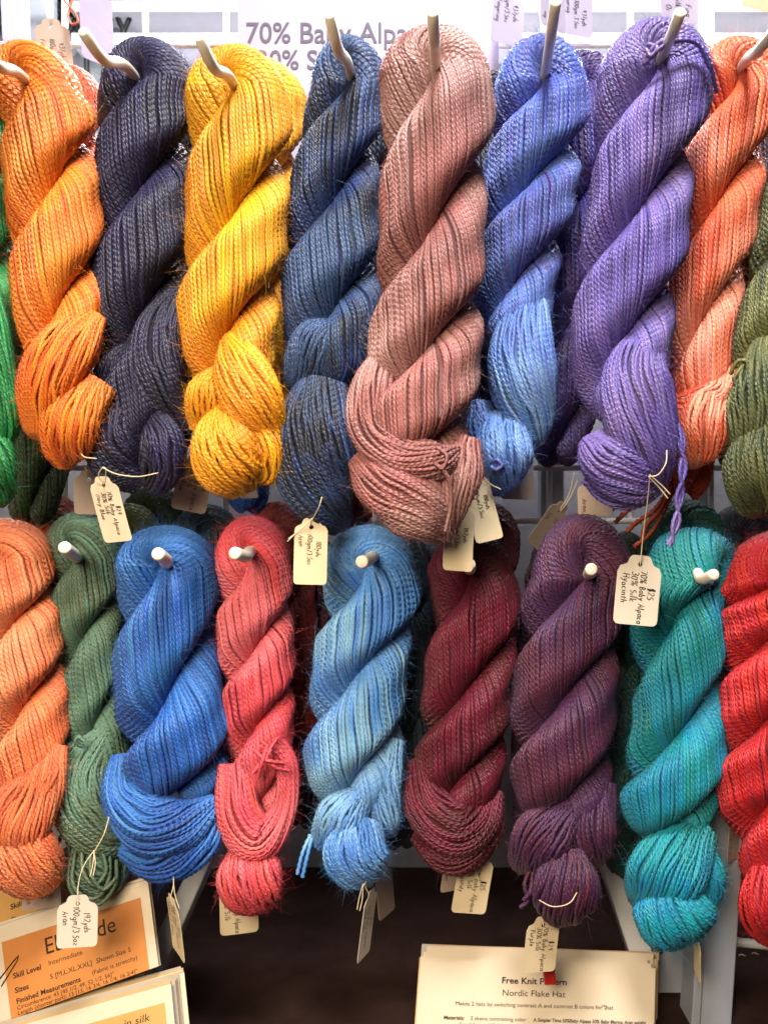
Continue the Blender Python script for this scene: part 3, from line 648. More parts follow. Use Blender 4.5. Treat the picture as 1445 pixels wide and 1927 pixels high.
back('ink navy skein whose top shows above the bright red one', .14, 'navyd', (1400, 1010), 948, [(1400, 1010, 64), (1398, 1250, 46), (1400, 1400, 40)], [(1150, 1), (1300, 2)], 319)

back('ink blue filler skein darkening the gap between the dusty pink and periwinkle ones', .11, 'navyd', (925, 200), 130, [(925, 200, 52), (922, 420, 54), (915, 640, 52), (905, 820, 34)], [(390, 1), (600, 2)], 320)  # from here on: generic dark fillers added to darken the gaps
back('dark plum filler skein darkening the gap between the salmon and olive ones', .12, 'dplum', (1425, 220), 150, [(1425, 220, 52), (1418, 480, 54), (1405, 760, 50), (1390, 880, 34)], [(420, 1), (660, 2)], 321)
back('dark red filler skein darkening the gap between the coral and light blue ones', .17, 'maroon', (585, 1040), 990, [(590, 1040, 34), (572, 1250, 46), (560, 1450, 46), (560, 1560, 30)], [(1190, 1), (1380, 2)], 322)
back('ink navy filler skein darkening the gap between the royal blue and coral ones', .15, 'navyd', (412, 1050), 995, [(412, 1050, 44), (414, 1250, 46), (418, 1450, 44), (420, 1590, 30)], [(1190, 1), (1380, 2)], 323)
back('dark green filler skein darkening the gap between the plum and teal ones', .17, 'dkgreen', (1180, 1080), 1000, [(1180, 1080, 50), (1172, 1300, 52), (1170, 1500, 46), (1172, 1640, 30)], [(1220, 1), (1420, 2)], 324)
back('dark plum filler skein darkening the gap between the teal and red ones', .14, 'dplum', (1375, 1080), 1020, [(1375, 1080, 48), (1372, 1250, 50), (1385, 1420, 46), (1400, 1520, 30)], [(1200, 1), (1380, 2)], 325)
back('black green filler skein darkening the gap between the light blue and burgundy ones', .17, 'dkteal', (815, 1080), 1020, [(815, 1080, 46), (806, 1300, 50), (790, 1480, 40), (780, 1580, 28)], [(1200, 1), (1400, 2)], 326)

# ------------------------------------------------------------------ handwriting
GLY = {}
def _g(ch, w, *lines): GLY[ch] = (w, lines)
def _arc(cx, cy, rx, ry, a0, a1, n=9):
    return [(cx + rx * math.cos(math.radians(a0 + (a1 - a0) * i / n)), cy + ry * math.sin(math.radians(a0 + (a1 - a0) * i / n))) for i in range(n + 1)]
_g('0', .55, _arc(.26, .5, .22, .48, 90, 450, 14)); _g('1', .3, [(.08, .78), (.18, .98), (.18, 0)])
_g('2', .55, _arc(.25, .74, .2, .24, 160, -40) + [(.06, .02), (.5, .04)]); _g('3', .5, _arc(.2, .75, .2, .22, 140, -80) + _arc(.2, .26, .24, .27, 90, -140))
_g('4', .55, [(.2, .98), (.06, .42), (.48, .46)], [(.36, .9), (.34, 0)]); _g('5', .5, [(.44, .98), (.12, .95), (.1, .56)] + _arc(.2, .3, .24, .28, 100, -140))
_g('6', .5, [(.36, .98)] + _arc(.24, .28, .2, .27, 150, 510, 12)); _g('7', .5, [(.04, .94), (.46, .96), (.2, 0)])
_g('8', .5, _arc(.24, .74, .17, .22, 270, 630, 10) + _arc(.24, .26, .21, .26, 90, -270, 10)); _g('9', .5, _arc(.22, .7, .19, .25, 0, 360, 10) + [(.4, .5), (.34, 0)])
_g('%', .75, _arc(.16, .76, .12, .18, 0, 360, 8), [(.64, .98), (.12, 0)], _arc(.56, .2, .13, .18, 0, 360, 8))
_g('$', .5, _arc(.26, .7, .18, .18, 40, 270, 7) + _arc(.24, .32, .18, .2, 90, -140, 7), [(.2, 1.1), (.18, -.1)], [(.32, 1.1), (.3, -.1)])
_g('/', .5, [(.42, 1.05), (.08, -.15)]); _g('.', .2, [(.08, .02), (.11, .05)]); _g(' ', .36)
_g('A', .6, [(.02, 0), (.3, .98), (.54, 0)], [(.12, .36), (.46, .38)]); _g('B', .55, [(.1, 0), (.1, .97)] + _arc(.16, .74, .24, .22, 90, -90, 6) + _arc(.16, .26, .3, .26, 90, -100, 7))
_g('S', .5, _arc(.25, .75, .19, .2, 40, 270, 7) + _arc(.23, .3, .21, .25, 90, -140, 7)); _g('N', .62, [(.06, 0), (.1, .96), (.48, .04), (.52, 1.0)])
_g('H', .62, [(.08, .98), (.06, 0)], [(.5, 1.0), (.48, 0)], [(.07, .48), (.5, .52)]); _g('P', .5, [(.08, 0), (.1, .97)] + _arc(.16, .72, .26, .24, 90, -100, 7))
_g('F', .5, [(.46, .96), (.1, .94), (.07, 0)], [(.08, .5), (.38, .52)]); _g('O', .65, _arc(.3, .5, .26, .46, 90, 450, 12))
_g('a', .5, _arc(.22, .26, .18, .25, 20, 360, 9) + [(.4, .5), (.4, .08), (.48, .02)]); _g('b', .48, [(.08, 1.0), (.08, .05)] + _arc(.22, .25, .18, .25, 220, 520, 9)[::1])
_g('c', .42, _arc(.24, .26, .19, .26, 50, 310, 8)); _g('d', .5, _arc(.22, .26, .18, .26, 30, 350, 9) + [(.4, .25), (.42, 1.02), (.42, .02)])
_g('e', .44, [(.06, .26), (.38, .3)] + _arc(.22, .26, .17, .26, 10, 310, 8)); _g('f', .34, _arc(.26, .8, .12, .18, 40, 180, 5) + [(.14, 0)], [(.02, .5), (.3, .52)])
_g('g', .5, _arc(.22, .26, .18, .24, 30, 350, 9) + [(.4, .46), (.4, -.2)] + _arc(.22, -.22, .18, .16, 0, -140, 5)); _g('h', .48, [(.08, 1.0), (.08, 0)], [(.08, .32)] + _arc(.24, .34, .15, .18, 160, 0, 5) + [(.4, 0)])
_g('i', .22, [(.1, .5), (.1, .02)], [(.1, .7), (.12, .73)]); _g('k', .46, [(.08, 1.0), (.08, 0)], [(.4, .5), (.1, .22), (.42, 0)]); _g('l', .24, [(.1, 1.0), (.09, .08), (.16, .01)])
_g('m', .72, [(.06, .5), (.06, 0)], [(.06, .34)] + _arc(.2, .36, .13, .15, 160, 0, 4) + [(.33, 0)], [(.33, .34)] + _arc(.48, .36, .13, .15, 160, 0, 4) + [(.62, 0)])
_g('n', .48, [(.06, .5), (.06, 0)], [(.06, .32)] + _arc(.22, .34, .16, .18, 160, 0, 5) + [(.39, 0)]); _g('o', .46, _arc(.22, .26, .18, .25, 90, 450, 10))
_g('p', .5, [(.08, .5), (.06, -.4)], [(.07, .3)] + _arc(.24, .26, .18, .25, 160, -160, 8)); _g('r', .38, [(.07, .5), (.07, 0)], [(.07, .3)] + _arc(.22, .34, .14, .18, 160, 40, 4))
_g('s', .4, _arc(.2, .38, .14, .13, 40, 270, 5) + _arc(.19, .13, .15, .13, 90, -130, 5)); _g('t', .36, [(.18, .85), (.15, .08), (.28, .01)], [(.02, .54), (.34, .57)])
_g('u', .48, [(.07, .5), (.08, .15)] + _arc(.22, .16, .14, .15, 180, 350, 5) + [(.38, .5), (.4, 0)]); _g('v', .44, [(.04, .5), (.2, .02), (.38, .5)])
_g('w', .6, [(.04, .5), (.16, .02), (.28, .42), (.42, .02), (.54, .5)]); _g('y', .46, [(.05, .5), (.2, .08)], [(.4, .52), (.22, .04), (.06, -.4)]); _g('z', .44, [(.06, .5), (.38, .48), (.06, .02), (.4, .02)])

def pen(lines, place, rng, width):
    """lines: (text, start v, baseline u, size, squeeze); place(u, v, lift) -> world. Letters run along +v, their tops point to +u"""
    V, F = [], []
    for text, v0, u0, size, sq in lines:
        cx = 0.0
        for ch in text:
            w_, ls = GLY.get(ch, (.3, ()))
            jy, js = rng.normal(0, .04), 1 + rng.normal(0, .05)
            for L in ls:
                if len(L) < 2: continue
                pts = np.array([(v0 + (cx + x * js + .10 * y) * size * sq, u0 + (y * js + jy) * size) for x, y in L])
                t = np.gradient(pts, axis=0); t /= np.linalg.norm(t, axis=1, keepdims=True) + 1e-9
                nrm = np.stack([-t[:, 1], t[:, 0]], 1) * width / 2
                o = len(V)
                for p_, n_ in zip(pts, nrm):
                    V.append(place(p_[1] + n_[1], p_[0] + n_[0], .00022)); V.append(place(p_[1] - n_[1], p_[0] - n_[0], .00022))
                F += [(o + 2 * i, o + 2 * i + 1, o + 2 * i + 3, o + 2 * i + 2) for i in range(len(pts) - 1)]
            cx += w_ + .10
    return V, F

def tag_outline(w, h):
    """merchandise tag: round lower corners, scalloped shoulders up to a narrow tab"""
    tab, sh = w * .27, min(w * .34, h * .30); r = w * .11; L = []
    L += [(-tab * .55, 0), (tab * .55, 0)]
    L += [(tab * .55 + (tab * .45) * math.sin(a), sh * .42 * (1 - math.cos(a))) for a in np.linspace(.2, 1.57, 5)]
    L += [(tab + (w / 2 - tab) * (1 - math.cos(a)), sh * .42 + sh * .30 * math.sin(a)) for a in np.linspace(.3, 1.3, 5)]
    L += [(w / 2 - r * .4 + r * .4 * math.sin(a), sh + r * .4 * (1 - math.cos(a)) - r * .2) for a in np.linspace(.3, 1.57, 4)]
    L += [(w / 2 - r + r * math.cos(a), h - r + r * math.sin(a)) for a in np.linspace(0, 1.57, 6)]
    return L + [(-x, y) for x, y in L[::-1]]

def tag(label, hole, bot, wv, wr, Y, lines=(), mat=None, curl=.0, string=(), sx=0.0, group='paper price tags', flip=1, size=.15, knot=None, back_print=False, yb=0.0):
    """hole, bot: hole and lower-edge middle in pixels; wv visible width, wr real width; lines of handwriting run down the tag"""
    rng = np.random.default_rng(abs(hash((round(hole[0]), round(hole[1])))) % 99991)
    H = P(hole[0], hole[1], Y); Bm = P(bot[0], bot[1], Y + yb); s = (CAM_D + Y) / F_PX
    dn = Bm - H; hl = dn.length; dn.normalize()
    side = dn.cross(Vector((0, 1, 0))); side.normalize()
    if side.x < 0: side = -side
    depth = math.sqrt(max(wr * wr - wv * wv, 0)) / wr
    side = (side * (wv / wr) + Vector((0, 1, 0)) * depth * flip + Vector((0, 0, sx))).normalized()
    nrm = side.cross(dn).normalized()
    if nrm.y > 0: nrm = -nrm
    w, top = wr * s, 17 * s; h = hl + top; O = H - dn * top
    place = lambda u, v, lift=0.0: O + side * u + dn * v + nrm * (lift + curl * ((v / h - .35) ** 2) + .5 * abs(curl) * (u / w) ** 2)
    t = thing('price_tag', label, 'price tag', tuple(H), group)
    # card with a hole: outline and hole ring joined by a fan of quads
    n = 72; out = tag_outline(w, h); P0 = np.array(out + out[:1]); L = np.concatenate([[0], np.cumsum(np.linalg.norm(np.diff(P0, axis=0), axis=1))])
    hr = min(w * .075, 4.2 * s)
    # resample outline by angle about the hole
    us = np.linspace(0, L[-1], n, endpoint=False); ox = np.interp(us, L, P0[:, 0]); oy = np.interp(us, L, P0[:, 1])
    ang = np.arctan2(oy - top, ox); rings = 7; V, F = [], []
    for side_ in (0, 1):
        for k in range(rings):
            f = (k / (rings - 1))
            for i in range(n):
                hx, hy = hr * math.cos(ang[i]), top + hr * math.sin(ang[i])
                V.append(place(hx + (ox[i] - hx) * f, hy + (oy[i] - hy) * f, 0.0 if side_ == 0 else -.00035))
    R = rings * n
    for k in range(rings - 1):
        for i in range(n):
            j = (i + 1) % n
            F.append((k * n + i, k * n + j, (k + 1) * n + j, (k + 1) * n + i)); F.append((R + k * n + i, R + (k + 1) * n + i, R + (k + 1) * n + j, R + k * n + j))
    for i in range(n):
        j = (i + 1) % n; k = (rings - 1) * n
        F.append((k + i, k + j, R + k + j, R + k + i)); F.append((i, R + i, R + j, j))
    obj('card', V, F, mat or M_TAG, t)
    if lines:
        nl = len(lines); LL = []
        for q, ln in enumerate(lines):
            text, v0 = ln if isinstance(ln, tuple) else (ln, .30)
            sz = size * w; u0 = w * .5 - w * (.10 + (q + 1) * .80 / nl) + .03 * w
            natural = sum(GLY.get(c, (.3,))[0] + .10 for c in text) * sz
            sq = min(1.0, (h * (.985 - v0)) / natural)
            LL.append((text, v0 * h, u0, sz, sq))
        V, F = pen(LL, place, rng, max(.00042, .017 * w)); obj('handwritten_lettering', V, F, M_INK, t)
    for sp in string:
        rod('tag_string', [P(*q) for q in sp], (.00042), M_STRING, t, 6, 10 * (len(sp) - 1))
    return t

t180, t142 = [('180yds', .34), ('100gm/3.5oz', .24), ('Aran', .26)], [('142yds', .34), ('100gm/3.5oz', .22), ('Aran', .30)]
def price(p, name, v=.22): return [('$' + p, .45), ('70% Baby Alpaca', v), ('30% Silk', v + .02), (name, v + .05)]
tag('cream tag reading 180yds under the slate blue skein', (586, 992), (583, 1100), 60, 62, -.002, t180, M_TAG, .003, [[(606, 935, -.028), (600, 955, -.026), (588, 978, -.012), (584, 990, -.004)], [(588, 975, -.012), (565, 996, -.008), (541, 1019, -.004)], [(590, 974, -.012), (570, 993, -.009), (543, 1014, -.004)]])
tag('cream tag reading 180yds tilted beside the end of the dusty pink skein', (893, 905), (921, 1018), 54, 60, .01, t180, M_TAG, .002, [[(893, 852, -.005), (900, 885, -.008), (918, 908, -.004), (942, 921, .0)]])
tag('curved cream tag reading 142yds directly under the dusty pink skein', (866, 966), (857, 1074), 56, 60, -.005, t142, M_TAG, .008, [[(868, 950, -.03), (867, 958, -.012), (866, 966, -.006)]])
tag('cream tag reading Navy Blue turned partly sideways under the navy skein', (196, 913), (223, 1020), 29, 66, -.018, price('24', 'Navy Blue'), M_TAG, .002, [[(150, 850, -.01), (160, 860, -.018), (182, 863, -.02)], [(198, 910, -.019), (200, 885, -.03), (194, 880, -.032), (186, 895, -.026), (196, 912, -.019)], [(194, 880, -.032), (220, 892, -.036), (260, 897, -.034), (298, 890, -.024)]])
tag('cream tag reading Hyacinth on a long string below the lilac skein', (1204, 1062), (1193, 1176), 86, 87, -.012, price('25', 'Hyacinth', .22), M_TAGW, .002, [[(1254, 848, -.05), (1252, 872, -.058), (1238, 893, -.058), (1222, 897, -.055)], [(1222, 893, -.056), (1218, 940, -.04), (1209, 1010, -.02), (1204, 1064, -.014)], [(1220, 897, -.056), (1240, 918, -.05), (1256, 938, -.048)], [(1223, 895, -.056), (1244, 913, -.05), (1260, 930, -.048)]])
tag('white tag reading 142yds hanging from the sage green skein over the gold sheet', (147, 1701), (146, 1782), 71, 72, .005, t142, M_TAGW, .002, [[(206, 1537, .025), (196, 1570, .02), (178, 1603, .018)], [(178, 1600, .018), (158, 1630, .012), (148, 1665, .008), (147, 1703, .004)], [(177, 1602, .018), (180, 1625, .014), (176, 1648, .012)], [(178, 1602, .018), (175, 1630, .014), (170, 1650, .012)]], size=.16)
tag('cream tag reading Sapphire Blue turned sideways under the royal blue skein', (325, 1702), (339, 1797), 40, 64, .03, price('24', 'Sapphire Blue', .12), M_TAG, .002, [[(326, 1640, .03), (327, 1665, .028), (322, 1688, .028), (325, 1704, .029)], [(327, 1662, .028), (330, 1685, .028), (338, 1710, .028)]], flip=-1, sx=-.25)
tag('cream tag under the coral red skein, its top tucked behind the yarn', (449, 1668), (451, 1757), 68, 70, .085, price('24', 'Coral', .30)[:3], M_TAG, .001, flip=1)
tag('cream tag seen nearly edge on under the light blue skein', (698, 1690), (683, 1802), 18, 62, .05, price('24', 'Blue')[:3], M_TAGW, .001, [[(695, 1635, .04), (688, 1660, .038), (683, 1668, .038)], [(683, 1662, .038), (676, 1690, .038), (672, 1712, .038)], [(683, 1662, .038), (682, 1690, .038), (677, 1714, .038)], [(684, 1662, .038), (693, 1680, .044), (698, 1692, .049)]])
tag('brown tag seen from the back in the shade beside the light blue skein', (722, 1642), (728, 1722), 26, 60, .13, (), M_TAGB, .001, [[(716, 1610, .13), (722, 1642, .13)]])
tag('cream tag reading Burgundy under the burgundy skein', (897, 1622), (880, 1718), 66, 68, .075, price('25', 'Burgundy', .20), M_TAG, .002, [[(886, 1615, .06), (898, 1648, .068), (903, 1668, .070)]])
tag('grey tag half hidden behind the Burgundy tag', (862, 1600), (850, 1676), 46, 60, .12, [('Aran', .55)], M_TAGB, .001)
tag('cream tag reading Purple under the plum skein, in front of a red clip', (1022, 1741), (1012, 1828), 64, 68, .045, price('24', 'Purple', .18), M_TAG, .003, [[(1020, 1690, .05), (1022, 1715, .046), (1022, 1743, .044)], [(1085, 1680, .002), (1070, 1700, -.004), (1040, 1706, .0), (1014, 1694, .01)]])
tag('tiny edge of a tag under the teal skein, against the broad upright', (1312, 1776), (1310, 1838), 8, 60, .06, (), M_TAG, .001, [[(1316, 1745, .05), (1314, 1765, .056), (1312, 1778, .06)]])
tag('clear tag reading Spray on the broad upright beside the red skein', (1384, 1540), (1378, 1618), 38, 56, .098, [('Spray', .45)], M_TAGB, .001, [[(1386, 1525, .09), (1384, 1540, .097)]], size=.26)
tag('grey tag whose lower edge shows under the peach orange skein', (78, 1640), (79, 1710), 66, 68, .07, [('142yds', .4), ('Aran', .6)], M_TAGB, .001)
tag('grey tag in the shade behind the bottom of the navy skein', (168, 902), (170, 968), 42, 56, .06, (), M_TAGB, .001, [[(160, 880, .05), (168, 904, .059)]])
tag('brown tag reading Navy Blue in the shade under the golden yellow skein', (372, 872), (354, 962), 54, 66, .075, price('24', 'Navy Blue', .18), M_TAGB, .001)
tag('grey edge of a tag beneath the golden yellow skein beside a bright blue end', (452, 880), (470, 938), 22, 56, .07, (), M_TAGB, .001)
tag('brown tag on dark strings seen from behind above the plum skein', (1052, 962), (1004, 1030), 42, 60, .10, [('25', .3), ('Silk', .3)], M_TAGB, .002, [[(1080, 890, .09), (1070, 930, .095), (1053, 960, .10)], [(1086, 905, .09), (1070, 940, .095), (1054, 963, .10)]])
tag('brown tag peeking out under the lilac skein above the plum one', (1118, 915), (1120, 972), 68, 70, .055, [('Aran', .55)], M_TAGB, .001)
tag('grey tag with a round corner behind the periwinkle skein', (972, 862), (972, 940), 66, 70, .09, [('$24', .65)], M_TAGB, .001)
tag('grey tag reading 437 against the white post above the bright orange skein', (98, 52), (108, 135), 58, 60, .13, [('437yds', .45), ('100gm', .38), ('Fing', .4)], M_TAGB, .001, [[(100, 10, .14), (98, 54, .13)]])
tag('blank pale tag behind the top of the navy skein', (180, -10), (186, 120), 44, 62, .14, (), M_TAGL, .001, [[(165, -40, .14), (180, -8, .14)]])
tag('narrow pale tag above the bright orange skein at the edge of the picture', (28, -40), (33, 96), 26, 60, .13, (), M_TAGL, .001)
tag('pale tag reading 437yds between the dusty pink and periwinkle skeins', (960, -40), (952, 84), 60, 62, .15, [('437yds', .45), ('100gm/3.5oz', .3), ('Fingering', .42)], M_TAGL, .001)
tag('pale tag reading Fingering behind the periwinkle peg', (1040, -60), (1040, 55), 50, 60, .15, [('437yds', .5), ('Fingering', .4), ('ing', .8)], M_TAGL, .001)
tag('slanted pale tag reading yds beside the periwinkle peg', (1086, -50), (1086, 68), 58, 60, .165, [('437yds', .62), ('100gm 3.5oz', .5), ('Fingering', .4)], M_TAGL, .001)
tag('pale tag behind the bent peg of the lilac skein', (1278, -60), (1278, 42), 76, 78, .16, [('Fing', .7), ('Silk', .6), ('Or', .75)], M_TAGL, .001)
tag('cream tag in the upper corner above the salmon orange skein', (1425, -60), (1422, 18), 60, 62, .14, [('oz', .7), ('Silk', .65)], M_TAG, .001)
yc = thing('yarn_loop', 'thin salmon coloured yarn loop dangling beside a white tag at the top', 'yarn', tuple(P(135, 10, .12)))
rod('looped_strand', [P(*q) for q in ((112, -20, .12), (125, 5, .12), (142, 25, .118), (147, 40, .116), (136, 46, .118), (128, 30, .12), (134, 10, .122), (140, -20, .122))], .0010, plain('salmon_yarn_strand', '#e8795e', .8, .1), yc, 6, 60)

# ------------------------------------------------------------------ printed sheets
def text_mesh(s, size, bold=0.0, align='LEFT', shear=0.0):
    c = bpy.data.curves.new('lettering', 'FONT'); c.body = s; c.size = size; c.offset = bold; c.align_x = align; c.shear = shear; c.resolution_u = 3
    o = bpy.data.objects.new('lettering', c); COL.objects.link(o)
    me = bpy.data.meshes.new_from_object(o.evaluated_get(bpy.context.evaluated_depsgraph_get()))
    V = np.array([v.co[:] for v in me.vertices]).reshape(-1, 3); F = [tuple(p.vertices) for p in me.polygons]
    bpy.data.objects.remove(o); bpy.data.curves.remove(c); bpy.data.meshes.remove(me)
    return V, F

class Sheet:
    """flat sheet through four world corners TL, TR, BR, BL; (u, v) in photo-pixel-like units from TL along the top edge and down"""
    def __init__(self, tl, tr, br, bl, W_, H_):
        self.c = [Vector(q) for q in (tl, tr, br, bl)]; self.W, self.H = W_, H_
        self.n = (self.c[1] - self.c[0]).cross(self.c[3] - self.c[0]).normalized()
        if self.n.y > 0: self.n = -self.n
    def at(self, u, v, lift=0.0):
        a, b = u / self.W, v / self.H; c = self.c
        return c[0] * (1 - a) * (1 - b) + c[1] * a * (1 - b) + c[2] * a * b + c[3] * (1 - a) * b + self.n * lift
    def slab(self, name, u0, v0, u1, v1, lift, th, mat, parent, bow=0.0):
        nu, nv = 10, 4; V = []; F = []
        for side in (0, 1):
            for j in range(nv + 1):
                for i in range(nu + 1):
                    f = i / nu
                    V.append(self.at(u0 + (u1 - u0) * f, v0 + (v1 - v0) * j / nv + bow * math.sin(f * math.pi), lift if side == 0 else lift - th))
        m = (nu + 1) * (nv + 1); ix = lambda s_, i, j: s_ * m + j * (nu + 1) + i
        for j in range(nv):
            for i in range(nu):
                F.append((ix(0, i, j), ix(0, i + 1, j), ix(0, i + 1, j + 1), ix(0, i, j + 1))); F.append((ix(1, i, j), ix(1, i, j + 1), ix(1, i + 1, j + 1), ix(1, i + 1, j)))
        for i in range(nu):
            for j in (0, nv): F.append((ix(0, i, j), ix(1, i, j), ix(1, i + 1, j), ix(0, i + 1, j)))
        for j in range(nv):
            for i in (0, nu): F.append((ix(0, i, j), ix(1, i, j), ix(1, i, j + 1), ix(0, i, j + 1)))
        return obj(name, V, F, mat, parent)
    def text(self, s, u, v, size, mat, parent, bold=0.0, align='LEFT', lift=.0006, shear=0.0, squeeze=1.0, name='printed_lettering'):
        V, F = text_mesh(s, size, bold * size, align, shear)
        return obj(name, [self.at(u + p[0] * squeeze, v - p[1], lift) for p in V], F, mat, parent)

def paper_pack(label, tl, tr, br, bl, W_, H_, nsheets, rng, step=.0012, cat='paper sheets', jit=6, mat=None, group=None):
    t = thing('pattern_pack', label, cat, tuple((Vector(tl) + Vector(br)) / 2), group)
    S = Sheet(tl, tr, br, bl, W_, H_)
    for k in range(nsheets):
        ju, jv = rng.normal(0, jit), -abs(rng.normal(0, jit)) - k * 3.4
        S.slab('sheet', ju, jv, W_ + ju + rng.normal(0, jit * .4), H_, -step * (k + 1), .0003, (M_PAPER, M_PAPER2, M_PAPER3)[k % 3], t, rng.normal(0, 1.5))
    return t, S
rg = np.random.default_rng(5)
# gold pattern pages, three packs leaning behind one another
t, S = paper_pack('gold pattern pages in the back row, half hidden by the peach and sage skeins', P(-40, 1672, .115), P(262, 1560, .115), P(274, 1840, .085), P(-28, 1952, .085), 320, 290, 3, rg, cat='pattern pages', group='laminated pattern pages leaning in rows')
S.slab('cover_sheet', 0, 0, 320, 290, 0, .0004, M_PAPER, t); S.slab('printed_panel', 34, 20, 300, 290, .0004, .0002, M_GOLD, t)
S.text('Skill Level', 62, 66, 15, M_PRINT, t, .022); S.text('S-L, L-XL', 160, 66, 13, M_PRINT, t); S.text('Advanced Beginner', 150, 36, 13, M_PRINT, t)
S.text('Sizes', 62, 92, 15, M_PRINT, t, .022); S.text('Choose the size', 130, 92, 13, M_PRINT, t); S.text('Note: Fabric', 62, 106, 14, M_PRINT, t)
S.slab('photo_strip', 2, 70, 20, 130, .0007, .0002, M_BLACKW, t)
t, S = paper_pack('orange pattern page titled Ebb Tide behind the white 142yds tag', P(-62, 1768, .07), P(279, 1660, .07), P(299, 1818, .045), P(-40, 1940, .045), 358, 170, 5, rg, cat='pattern pages', group='laminated pattern pages leaning in rows', jit=3)
S.slab('cover_sheet', 0, 0, 358, 170, 0, .0004, M_PAPER, t); S.slab('printed_panel', 66, 26, 340, 170, .0004, .0002, M_ORANGEP, t)
S.text('Ebb Tide', 146, 76, 46, M_PRINT, t, .0, squeeze=.86)
S.text('Skill Level', 80, 100, 14, M_PRINT, t, .02); S.text('Intermediate', 150, 98, 13, M_PRINT, t); S.text('S [M,L,XL,XXL]  Shown Size S', 150, 124, 13, M_PRINT, t)
S.text('Sizes', 80, 127, 14, M_PRINT, t, .02); S.text('Finished Measurements', 80, 147, 13.5, M_PRINT, t, .02); S.text('(Fabric is stretchy)', 230, 143, 12, M_PRINT, t)
S.text('Circumference: 43 [45 1/2, 49, 52 1/2, 56]"', 80, 158, 11, M_PRINT, t); S.text('Length (shorter part): 13 [13, 16 3/4, 16 1/4, 16 3/4]"', 80, 168, 11, M_PRINT, t)
rod('needle_drawing', [S.at(54, 92, .0012), S.at(94, 62, .0012), S.at(92, 70, .0012), S.at(56, 106, .0012)], .0004, M_PRINT, t, 5, 12)
t, S = paper_pack('front pack of pattern pages whose title ends in silk, a thick fanned edge on top', P(-30, 1950, .025), P(322, 1852, .025), P(340, 2040, -.01), P(-12, 2140, -.01), 365, 200, 12, rg, cat='pattern pages', group='laminated pattern pages leaning in rows', jit=5, step=.0022)
S.slab('cover_sheet', 0, 0, 365, 200, 0, .0004, M_PAPER, t); S.slab('printed_panel', 168, 34, 350, 200, .0004, .0002, M_GOLD, t)
S.text('cables', 192, 68, 34, M_PRINT, t, 0, squeeze=.8); S.text('in silk', 268, 62, 22, M_PRINT, t, 0, shear=.15)
# white free pattern pages
t, S = paper_pack('white pages headed Free Knit Pattern with a worn fanned top edge', P(800, 1808, .10), P(1233, 1822, .10), P(1228, 2010, .055), P(786, 2000, .055), 436, 192, 12, rg, cat='pattern pages', jit=9, step=.0022)
S.slab('cover_sheet', 0, 0, 436, 192, 0, .0004, M_PAPER, t, -4)
S.slab('loose_sheet', 22, -28, 200, 100, -.018, .0003, M_PAPER, t, 3)
S.text('Free Knit Pattern', 208, 40, 17.5, M_PRINT, t, .022, 'CENTER'); S.text('Nordic Flake Hat', 208, 64, 17, M_PRINT, t, 0, 'CENTER')
S.text('Makes 2 hats by switching contrast A and contrast B colors for 2', 204, 85, 10.8, M_PRINT, t, 0, 'CENTER'); S.text('nd', 336, 80, 6.5, M_PRINT, t); S.text('hat', 345, 85, 10.8, M_PRINT, t)
S.text('Materials:', 42, 112, 10, M_PRINT, t, .022); S.text('2 skeins contrasting color', 92, 112, 10, M_PRINT, t); S.text('A Simpler Time 50%Baby Alpaca 50% Baby Merino Aran weight', 210, 112, 9.6, M_PRINT, t, .022, squeeze=.85)
S.text('Set of 4- sizes U.S.6(4mm) and U.S.7 (4.5mm) double pointed knitting needles', 72, 124, 9.6, M_PRINT, t, squeeze=.95)
c = thing('red_clip', 'red plastic clip behind the Purple tag, gripping the white pages', 'clip', tuple(P(1035, 1790, .06)))
obj('clip_jaw', *beam_mesh(P(1031, 1812, .066), P(1034, 1846, .066), pw(22, .066), .012, .002), M_RED, c)
obj('clip_arm', *beam_mesh(P(1040, 1728, .068), P(1032, 1812, .066), pw(17, .066), .006, .002), M_RED, c)
rod('clip_hinge', [P(1026, 1746, .064), P(1051, 1742, .064)], .0028, M_RED, c)
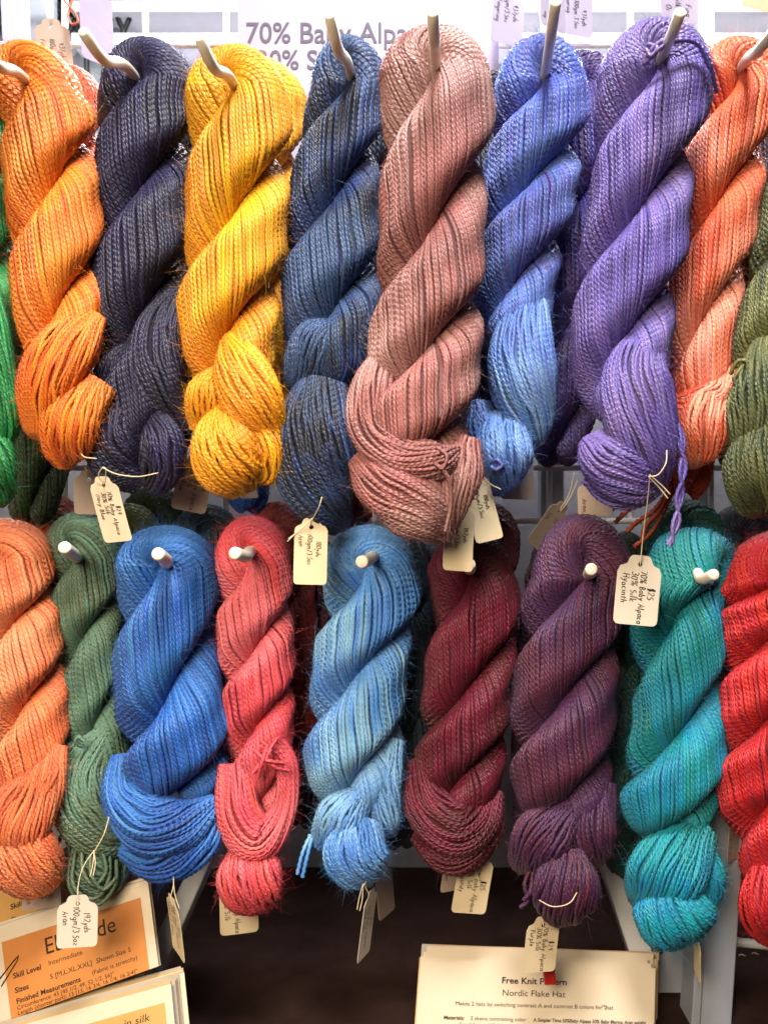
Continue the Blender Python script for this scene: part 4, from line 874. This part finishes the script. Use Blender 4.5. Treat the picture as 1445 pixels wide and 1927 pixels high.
# sign behind the pegs
sg = thing('fibre_sign', 'large frosted sign reading 70% Baby Alpaca 30% Silk behind the top row', 'sign', tuple(P(700, 60, GY - .012)))
S = Sheet(P(448, -60, GY - .012), P(938, -60, GY - .012), P(938, 300, GY - .012), P(448, 300, GY - .012), 490, 360)
S.slab('sign_sheet', 0, 0, 490, 360, 0, .0008, M_SIGN, sg)
S.text('70% Baby Alpaca', 14, 141, 55, M_SIGNINK, sg, .010, squeeze=.93); S.text('30% Silk', 34, 191, 52, M_SIGNINK, sg, .010, squeeze=.93)
# pale ledges on the wall behind the top row
for y0, hh, nm in ((34, 22, 'upper pale ledge on the wall behind the periwinkle and lilac skeins'), (92, 18, 'lower pale ledge on the wall behind the periwinkle and lilac skeins')):
    t = thing('wall_ledge', nm, 'wall ledge', tuple(P(700, y0, .42)))
    obj('ledge_board', *beam_mesh(P(150, y0, .42), P(1700, y0, .42), pw(hh, .42), .045), plain('lilac_grey_ledge', '#f0eff8', .6, .3, .05), t)
# black wire shelf far behind, upper corner
b = thing('wire_bin', 'black scrolled wire bin seen far behind the top of the bright orange skein', 'wire bin', tuple(P(80, 60, .40)))
obj('bin_back', *beam_mesh(P(60, -120, .43), P(60, 220, .43), pw(330, .43), .004), M_DARKSH, b)
ms = []
for x0 in range(-90, 240, 34):
    ms.append(rod_mesh([P(x0, -120, .41), P(x0 + 4, 20, .41), P(x0 + 16, 60, .41), P(x0 + 16, 130, .41), P(x0 + 26, 160, .41), P(x0 + 30, 210, .41)], .0035, 6))
    ms.append(rod_mesh([P(x0 + 34, 20, .41), P(x0 + 17, 62, .41)], .0030, 6))
ms.append(rod_mesh([P(-100, 22, .41), P(225, 22, .41)], .006, 6)); ms.append(rod_mesh([P(-100, -8, .41), P(225, -8, .41)], .006, 6))
obj('scroll_lattice', *join(ms), M_BLACKW, b, True)
# a few bits of lint on the cloth
for x, y in ((1390, 1800), (1414, 1797), (1284, 1800)):
    yy = TAB_Z * F_PX / -(y - VY) - CAM_D; q = P(x, y, yy)
    o = rod('lint', [q + Vector((0, 0, .001)), q + Vector((.003, .002, .0012)), q + Vector((.006, -.001, .001))], .0005, M_PAPER, None, 5, 8)
    o['label'] = 'pale scrap of lint lying on the dark brown cloth'; o['category'] = 'lint'; o['group'] = 'lint on the brown cloth'
